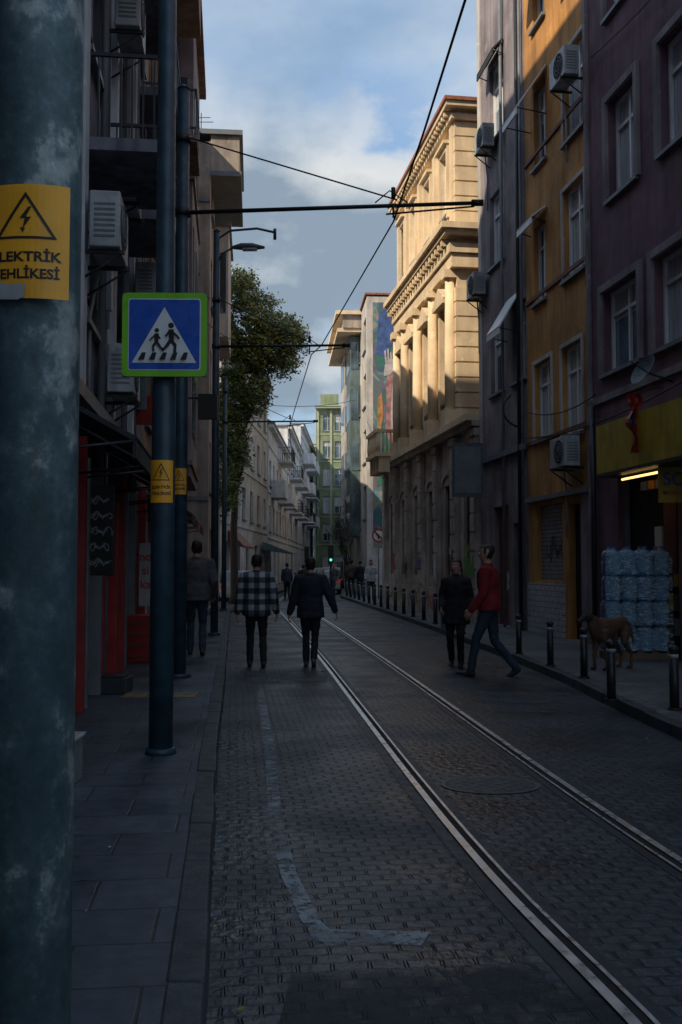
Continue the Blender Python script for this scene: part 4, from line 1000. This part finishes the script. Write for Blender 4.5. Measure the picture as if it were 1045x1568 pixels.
    for s,hp_ in zip((-1,1),hands):
        sh=B((s*sw,off(1.4),1.405)); hnd=B(hp_); el=ik(sh,hnd,.295,.265,(s*.25,-1,0)); 
        r=.056+q*.7
        mb.tube([B((s*.1,off(1.4),1.40)),sh,sh.lerp(el,.5),el,el.lerp(hnd,.5),hnd],[(r*1.15),r*1.12,r*.95,r*.82,r*.75,r*.62],top,14,rnd=True)
        bones.append((sh,el,.06+q,top,None)); bones.append((el,hnd,.05+q,top,None))
        HM.append((s,el,hnd))
    remesh_obj(mb,'body',vox,bones,e)
    for s,el,h in HM:
        mb=MB(); d=(h-el).normalized(); w=B((0,1,0)); w=(w-d*w.dot(d)).normalized(); nrm=d.cross(w)*s
        mb.tube([h-d*.03,h+d*.02,h+d*.06,h+d*.09],[(.024,.020),(.03,.017),(.042,.016),(.040,.014)],m_skin,12,side=tuple(w),rnd=True)
        for i,(o,l) in enumerate(((.031,.072),(.011,.082),(-.010,.076),(-.030,.06))):
            b0=h+d*.085+w*o; b1=b0+d*l*.45-nrm*.008; b2=b1+d*l*.3-nrm*.02; b3=b2+d*l*.18-nrm*.022
            mb.tube([b0-d*.02,b0,b1,b2,b3],[.009,.0095,.009,.008,.0065],m_skin,8,rnd=True)
        t0=h+d*.025+w*.026; mb.tube([t0,t0+w*.022+d*.03,t0+w*.03+d*.058-nrm*.01],[.012,.011,.008],m_skin,8,rnd=True)
        mb.obj('hand_left' if s<0 else 'hand_right',e)
    mb=MB()
    for s in (-1,1):
        mb.tube([R(s*.03,.082,.088),R(s*.03,.0935,.088)],[.013,.009],m_signw,10); mb.tube([R(s*.03,.0905,.088),R(s*.03,.0955,.088)],[.006,.005],m_blk,8)
        mb.tube([R(s*.016,.093,.108),R(s*.03,.097,.112),R(s*.047,.085,.107)],.004,hair,6)
    mb.tube([R(-.022,.084,.012),R(0,.093,.012),R(.022,.084,.012)],.005,m_redc if woman else m_rust,6)
    mb.obj('face',e); return e
human('man_in_plaid_shirt',(-1.37,16.2,0),.1,1.82,[(-.10,.10,0,0),(.11,-.12,.02,.15)],[(-.30,.02,.86),(.31,-.02,.87)],m_plaid,m_cblack,hem=.80,bulk=.05)
human('man_in_dark_jacket',(-.50,16.4,0),.0,1.77,[(-.07,-.02,0,0),(.06,-.22,.06,.6)],[(-.34,.05,.86),(.40,-.05,.90)],m_cnavy,m_cblack,hem=.78,bulk=.05,shoe=m_cgrey)
human('man_in_grey_jacket',(-2.46,17.0,.116),.1,1.95,[(-.10,.16,0,0),(.10,-.16,.03,.25)],[(-.27,.14,.9),(.27,.10,.93)],m_cgrey,m_jean,hem=.84,bulk=.05)
human('woman_in_black_coat',(1.88,16.3,0),math.pi-.25,1.74,[(-.09,.12,0,0),(.10,-.16,.03,.25)],[(-.24,.1,.90),(.22,.16,.96)],m_cblack,m_cblack,hem=.70,bulk=.04,longhair=True,woman=True,headturn=-.2)
human('man_in_red_sweater',(2.20,14.8,0),math.radians(72),1.95,[(-.09,.24,0,-.1),(.09,-.32,.06,.55)],[(-.22,.20,.90),(.20,.12,.88)],m_cred,m_jean,hem=.88,bulk=.035,headturn=.1,lean=.04)
human('man_in_dark_coat',(2.3,41.0,.116),math.pi,1.9,[(-.1,.1,0,0),(.1,-.1,.02,.2)],[(-.28,.1,.9),(.28,.05,.9)],m_cblack,m_cblack,hem=.8,bulk=.05,vox=.022)
human('woman_with_white_top',(1.25,41.6,.116),math.pi,1.75,[(-.1,.1,0,0),(.1,-.1,.02,.2)],[(-.22,.15,.95),(.22,.15,.95)],m_cwhite,m_cblack,hem=.85,bulk=.03,vox=.022,longhair=True,woman=True)
FT=[(-.1,.1,0,0),(.1,-.1,.02,.2)]; HN=[(-.25,.1,.9),(.25,.05,.9)]
for x,y,h,t_,b_ in ((-2.6,48,0,m_jean,m_cblack),(-1.9,50,0,m_cblack,m_cblack),(.55,52,0,m_cbrown,m_cblack),(-.35,49,2.6,m_cgrey,m_jean),(-1.2,56,3.1,m_cwhite,m_jean),(-2.3,62,.1,m_cred,m_cblack),(-3.3,40,.2,m_cblack,m_cblack),(.9,46.5,0,m_cblack,m_jean)):
    human('distant_pedestrian',(x,y,.116 if x>.5 or x<-3.5 else 0),h,random.uniform(1.62,1.82),FT,HN,t_,b_,vox=.028)
e=empty('shopping_bag'); mb=MB(); mb.box8([(2.42,24,.12),(2.7,24,.12),(2.7,24.2,.12),(2.42,24.2,.12),(2.38,24,.55),(2.74,24,.55),(2.70,24.2,.57),(2.42,24.2,.57)],m_tealw); mb.tube([(2.48,24.1,.55),(2.56,24.1,.68),(2.64,24.1,.55)],.01,m_white,6); mb.obj('bag',e,.02)
e=empty('shopping_bag'); mb=MB(); mb.box8([(2.62,23.6,.12),(2.86,23.6,.12),(2.86,23.75,.12),(2.62,23.75,.12),(2.6,23.6,.38),(2.88,23.6,.38),(2.84,23.75,.39),(2.62,23.75,.39)],m_red); mb.tube([(2.68,23.68,.38),(2.74,23.68,.5),(2.8,23.68,.38)],.01,m_white,6); mb.obj('bag',e,.02)
# dog
e=empty('brown_dog',(3.98,14.75,.116)); e.rotation_euler=(0,0,math.radians(128)); e.scale=(1.0,)*3
mb=MB(); V=Vector; bones=[]
mb.tube([(0,-.37,.64),(0,-.28,.655),(0,-.1,.64),(0,.08,.60),(0,.24,.59),(0,.35,.63),(0,.43,.70)],[(.07,.08),(.105,.12),(.098,.115),(.115,.15),(.12,.185),(.10,.15),(.07,.10)],m_fur,18,side=(1,0,0),rnd=True)
mb.tube([(0,.33,.66),(0,.44,.74),(0,.52,.78)],[(.085,.11),(.066,.085),(.06,.07)],m_fur,14,side=(1,0,0),rnd=True)
mb.tube([(0,.50,.79),(0,.56,.80),(0,.63,.77),(0,.70,.735),(0,.75,.72)],[(.06,.06),(.066,.066),(.045,.045),(.035,.035),(.028,.028)],m_furd,14,side=(1,0,0),rnd=True)
for s in (-1,1):
    mb.tube([(s*.045,.52,.85),(s*.075,.53,.84),(s*.085,.55,.76)],[(.012,.02),(.012,.035),(.01,.02)],m_furd,10,side=(1,0,0),rnd=True)
    mb.tube([(s*.07,-.29,.60),(s*.09,-.22,.48),(s*.095,-.20,.40),(s*.095,-.29,.29),(s*.095,-.375,.215),(s*.095,-.355,.10),(s*.095,-.345,.035)],[.085,.075,.055,.04,.028,.024,.026],m_fur,12)
    mb.tube([(s*.095,-.35,.03),(s*.095,-.28,.025)],[.03,.028],m_fur,10,rnd=True)
    dy=.03*s
    mb.tube([(s*.075,.27,.58),(s*.085,.27,.46),(s*.085,.22+dy,.37),(s*.085,.25+dy,.19),(s*.085,.24+dy,.09),(s*.085,.245+dy,.03)],[.07,.055,.042,.029,.024,.026],m_fur,12)
    mb.tube([(s*.085,.245+dy,.028),(s*.085,.31+dy,.024)],[.03,.027],m_fur,10,rnd=True)
mb.tube([(0,-.40,.66),(0,-.48,.58),(0,-.52,.44),(0,-.55,.34)],[.032,.03,.024,.012],m_fur,10,rnd=True)
bones=[(V((0,-.4,.62)),V((0,.45,.65)),.12,m_fur,None),(V((0,.56,.8)),V((0,.76,.73)),.05,m_furd,None),(V((0,.5,.86)),V((0,.6,.75)),.08,m_furd,None)]
for s in (-1,1): bones+=[(V((s*.09,.25,.5)),V((s*.09,.25,.12)),.03,m_fur,None),(V((s*.09,-.3,.5)),V((s*.09,-.35,.1)),.03,m_fur,None),(V((s*.09,.27,.03)),V((s*.09,.31,.03)),.03,m_furd,None)]
remesh_obj(mb,'body',.012,bones,e,.003,3)
mb=MB()
for s in (-1,1): mb.tube([(s*.048,.60,.82),(s*.056,.61,.822)],[.009,.008],m_blk,8)
mb.tube([(0,.765,.735),(0,.78,.733)],[.018,.014],m_blk,10); mb.obj('eyes_nose',e)

# ------------------------------------------------------------------ vehicles
def car(name,x,y,head,mat,k=1):
    e=empty(name,(x,y,0)); e.rotation_euler=(0,0,head); e.scale=(k,)*3
    mb=MB(); st=[(-2.1,.45,.75,.72),(-2.05,.30,.98,.80),(-1.2,.25,1.0,.86),(.9,.25,.92,.87),(1.7,.27,.80,.84),(2.05,.32,.66,.72),(2.12,.42,.6,.6)]
    rings=[]
    for yy,zb,zt,hw in st:
        r=[(-hw*.93,zb),(-hw,zb+.12),(-hw,zt-.15),(-hw*.88,zt),(hw*.88,zt),(hw,zt-.15),(hw,zb+.12),(hw*.93,zb)]
        rings.append([(a,yy,b) for a,b in r])
    for a,b in zip(rings,rings[1:]):
        for i in range(8): mb.face([a[i],a[(i+1)%8],b[(i+1)%8],b[i]],mat,True)
    mb.face(rings[0],mat);mb.face(rings[-1],mat)
    cab=[(-1.95,.99,.72),(-1.55,1.42,.60),(-.2,1.48,.60),(.35,1.40,.60),(1.05,.95,.74)]
    for i,(a,b) in enumerate(zip(cab,cab[1:])):
        m=m_glass if i in (0,3) else mat
        mb.face([(-a[2],a[0],a[1]),(a[2],a[0],a[1]),(b[2],b[0],b[1]),(-b[2],b[0],b[1])],m,True)
    for s in (-1,1):
        mb.face([(s*.80,-1.95,.97),(s*.60,-1.55,1.42),(s*.60,-.2,1.48),(s*.60,.35,1.40),(s*.80,1.05,.93)],m_glass)
    mb.obj('body',e)
    mb=MB()
    for s in (-1,1):
        for yy in (-1.3,1.3):
            mb.tube([(s*.66,yy,.31),(s*.87,yy,.31)],[.31,.31],m_rub,20,side=(0,1,0)); mb.tube([(s*.86,yy,.31),(s*.885,yy,.31)],[.19,.17],m_steel,16,side=(0,1,0))
    mb.obj('wheels',e)
    mb=MB()
    for s in (-1,1):
        mb.box(s*.66-.1,s*.66+.1,-2.12,-2.08,.68,.85,m_lampr); mb.box(s*.62-.12,s*.62+.12,2.08,2.13,.55,.66,m_signw); mb.box(s*.9-.08,s*.9+.08,.65,.75,.93,1.05,m_blk)
    mb.box(-.25,.25,-2.115,-2.09,.5,.61,m_signw); mb.obj('lamps_mirrors',e)
car('parked_car',-4.4,43.5,.05,m_carb,.95); car('parked_car',-.65,66,0,m_card); car('parked_car',-.8,58,0.02,m_carb,.9); car('parked_car',-2.5,75,math.pi,m_card); car('parked_car',-.9,82,0,m_carb)
e=empty('no_turn_sign'); mb=MB(); c=at(580,820,45); 
def ring(mb,c,r0,r1,y,mat,n=24):
    for i in range(n):
        a=2*math.pi*i/n;b=2*math.pi*(i+1)/n; mb.face([(c.x+r*math.cos(t),y,c.z+r*math.sin(t)) for r,t in ((r0,a),(r1,a),(r1,b),(r0,b))],mat)
ring(mb,c,0,.30,44.98,m_signw);ring(mb,c,.235,.31,44.975,m_redc)
mb.face([(c.x-.22,44.97,c.z+.17),(c.x-.17,44.97,c.z+.22),(c.x+.22,44.97,c.z-.17),(c.x+.17,44.97,c.z-.22)],m_redc)
mb.box(c.x-.03,c.x+.03,44.965,44.969,c.z-.17,c.z+.05,m_blk); mb.box(c.x-.12,c.x-.031,44.965,44.969,c.z-.0,c.z+.05,m_blk); mb.obj('disc',e)
mb=MB(); mb.tube([(c.x,45.03,.115),(c.x,45.03,c.z+.4)],.03,m_grey,8); mb.obj('post',e)
for px_,yy in ((507,52),(470,62)):
    e=empty('traffic_light'); mb=MB(); c=at(px_,850,yy); mb.tube([(c.x,yy,.0),(c.x,yy,c.z+.3)],.05,m_black,8); mb.box(c.x-.14,c.x+.14,yy-.2,yy,c.z-.5,c.z+.5,m_black); mb.obj('housing',e)
    mb=MB(); mb.tube([(c.x,yy-.2,c.z-.25),(c.x,yy-.22,c.z-.25)],[.07,.07],m_grn if px_==507 else m_rub,12);mb.tube([(c.x,yy-.2,c.z),(c.x,yy-.21,c.z)],[.08,.08],m_rub,12);mb.tube([(c.x,yy-.2,c.z+.27),(c.x,yy-.21,c.z+.27)],[.08,.08],m_rub,12); mb.obj('lenses',e)
e=empty('market_awning'); mb=MB()
mb.box8([(-4.4,56,2.5),(-3.0,56,2.3),(-3.0,62,2.3),(-4.4,62,2.5),(-4.4,56,2.95),(-3.0,56,2.4),(-3.0,62,2.4),(-4.4,62,2.95)],m_tealw)
for y in (56.1,61.9): mb.tube([(-3.05,y,.1),(-3.05,y,2.35)],.03,m_grey,6)
mb.obj('canopy',e)
e=empty('red_awning'); mb=MB(); mb.box8([(-5.0,44,2.7),(-4.3,44,2.4),(-4.2,48,2.4),(-4.9,48,2.7),(-5.0,44,3.2),(-4.3,44,2.5),(-4.2,48,2.5),(-4.9,48,3.2)],m_rust); mb.obj('canopy',e)
e=empty('chimney'); mb=MB()
for x,y,z in ((-5.2,70,10.3),(-5.0,88,12.7),(-5.4,66,10.3)): mb.box(x-.3,x+.3,y-.3,y+.3,z,z+1.1,m_rust); mb.box(x-.36,x+.36,y-.36,y+.36,z+1.1,z+1.2,m_grey)
mb.obj('stack',e)
e=empty('tiled_roof'); mb=MB(); mb.box8([(-8,60.2,10.35),(-4.1,60.2,10.35),(-4.0,78,10.35),(-8,78,10.35),(-6.5,61,11.3),(-5.8,61,11.3),(-5.8,77,11.3),(-6.5,77,11.3)],m_tile); mb.obj('tiles',e)

# ------------------------------------------------------------------ trees
def limb(mb,p,d,l,r,depth,ends,spread=.6):
    pts=[p];q=p.copy();dd=d.copy()
    for i in range(4):
        dd=(dd+Vector((random.uniform(-.14,.14),random.uniform(-.14,.14),random.uniform(-.05,.12)))).normalized(); q=q+dd*l/4; pts.append(q.copy())
    mb.tube(pts,[r*(1-.12*i) for i in range(5)],m_bark,8 if depth>2 else 5,cap=False)
    ends.append((q.copy(),depth))
    if depth==0: return
    for i in range(3 if depth>1 else 4):
        v=(dd+Vector((random.uniform(-spread,spread),random.uniform(-spread,spread),random.uniform(-.2,.5)))).normalized()
        limb(mb,pts[random.choice([2,3,4])],v,l*random.uniform(.6,.8),r*.55,depth-1,ends,spread+.1)
e=empty('street_tree'); mb=MB(); ends=[]
base=Vector((-4.25,39.4,.1)); mb.tube([base,base+Vector((.05,0,.3)),base+Vector((0,0,3)),base+Vector((.15,0,6.2))],[.24,.17,.14,.11],m_bark,14)
limb(mb,base+Vector((.15,0,6.1)),Vector((.35,0,1)).normalized(),2.3,.1,3,ends); limb(mb,base+Vector((.05,0,4.4)),Vector((.3,-.1,.9)).normalized(),2.0,.08,2,ends); limb(mb,base+Vector((.15,0,6.1)),Vector((-.2,.2,1)).normalized(),2.0,.08,2,ends)
mb.obj('trunk_and_limbs',e)
mb=MB()
cl=[]
for px_,py_,sx,sz in ((360,452,34,36),(345,520,28,36),(395,478,34,32),(422,500,34,24),(446,520,24,22),(405,540,44,34),(435,556,26,20),(380,585,38,36),(352,605,28,46),(356,660,24,42),(350,720,18,40),(360,690,20,32),(412,525,42,36),(372,430,22,20),(456,505,13,14),(346,765,14,24),(392,612,22,22),(340,440,12,16)):
    nn=int(sx*sz/14)+6
    for i in range(nn):
        while True:
            a,b,c=[random.uniform(-1,1) for _ in range(3)]
            if a*a+b*b+c*c<1: break
        q=at(px_+a*sx,py_+b*sz,39.4+c*1.3); cl.append((q,random.uniform(.16,.36)))
for q,r in cl:
    k=(mnoise.noise(q*1.1)+1)/2
    for i in range(26):
        d=Vector((random.gauss(0,1),random.gauss(0,1),random.gauss(0,.8)))*r*.55; c=q+d
        u=Vector((random.uniform(-1,1),random.uniform(-1,1),random.uniform(-.6,.6))).normalized(); v=u.orthogonal().normalized(); s=random.uniform(.05,.105)
        z=random.random(); hi=(c.z>9.5)
        mm=m_leaf3 if (z<.18*(2 if hi else .4)*(k*1.6)) else (m_leaf2 if z<.6 else m_leaf)  # more yellow leaves up high: sunlight on the crown put into leaf colour
        mb.face([c-u*s,c+v*s*.5,c+u*s,c-v*s*.5],mm)
mb.obj('leaves',e)
for x,y,h in ((.1,53,3.2),(-.1,57,3.6),(.0,61,4.0)):
    e=empty('bare_street_tree'); mb=MB(); ends=[]; b=Vector((x+.4,y,.1)); mb.tube([b,b+Vector((0,0,1.6))],[.08,.06],m_bark,8)
    for k in range(3): limb(mb,b+Vector((0,0,1.5)),Vector((random.uniform(-.4,.4),random.uniform(-.3,.3),1)).normalized(),h*.35,.035,3,ends,.5)
    mb.obj('branches',e)

# ------------------------------------------------------------------ sky, sun, camera
w=bpy.data.worlds.new('World'); scene.world=w; w.use_nodes=True; nt=w.node_tree
bg=nt.nodes['Background']; sky=N(nt,'ShaderNodeTexSky',sky_type='NISHITA'); sky.sun_disc=False
S=Vector((-.575,-.506,.643)).normalized()
sky.sun_elevation=math.asin(S.z); sky.sun_rotation=math.atan2(S.x,S.y)%(2*math.pi); sky.air_density=1.3; sky.dust_density=1.5; sky.ozone_density=2
tc=N(nt,'ShaderNodeTexCoord')
def wmap(loc,scl):
    mp=N(nt,'ShaderNodeMapping'); mp.inputs['Scale'].default_value=scl; mp.inputs['Location'].default_value=loc; nt.links.new(tc.outputs['Generated'],mp.inputs['Vector']); return mp.outputs[0]
lifted_sky=mix(nt,sky.outputs[0],(2.4,3.7,5.6),.55)  # flat blue-white mixed in to brighten the sky and the ambient light
lowv=ramp(nt,noise(nt,wmap((2.1,0,.3),(1,1,2.2)),3.2,7,.55),[(.42,.0),(.66,.6)])
lifted_sky=mix(nt,lifted_sky,(4.2,4.8,5.4),lowv)
n1=noise(nt,wmap((.35,.0,.12),(1,1,1.6)),4.6,11,.52)
mask=ramp(nt,n1,[(.425,0),(.475,.85),(.54,1)])
sp_=N(nt,'ShaderNodeSeparateXYZ'); nt.links.new(tc.outputs['Generated'],sp_.inputs[0])
el=ramp(nt,sp_.outputs[2],[(.0,1),(.37,1),(.46,.25),(1,.3)])
mask=mix(nt,mask,el,1,'MULTIPLY')
n2=noise(nt,wmap((.35,.02,.175),(1,1,1.6)),4.6,10,.52)
cc=ramp(nt,n2,[(.42,(1,1,1)),(.49,(.72,.78,.84)),(.58,(.36,.46,.58))])
cm=N(nt,'ShaderNodeVectorMath',operation='MULTIPLY'); nt.links.new(cc,cm.inputs[0]); cm.inputs[1].default_value=(5.1,5.2,5.2)
col=mix(nt,lifted_sky,cm.outputs[0],mask)
nt.links.new(col,bg.inputs['Color']); bg.inputs['Strength'].default_value=.15
L=bpy.data.lights.new('sun','SUN'); L.energy=5.0; L.angle=math.radians(.5); L.color=(1,.84,.62)
lo=bpy.data.objects.new('sun',L); scene.collection.objects.link(lo); lo.rotation_euler=(-S).to_track_quat('-Z','Y').to_euler()
cam=bpy.data.cameras.new('camera'); co=bpy.data.objects.new('camera',cam); scene.collection.objects.link(co)
co.location=(0,0,CAMZ); co.rotation_euler=(math.pi/2+PITCH,0,0); cam.sensor_fit='HORIZONTAL'; cam.sensor_width=24; cam.lens=F*24/1045; cam.clip_end=2000; cam.clip_start=.05
scene.camera=co
scene.view_settings.view_transform='Standard'; scene.view_settings.look='None'; scene.view_settings.exposure=0
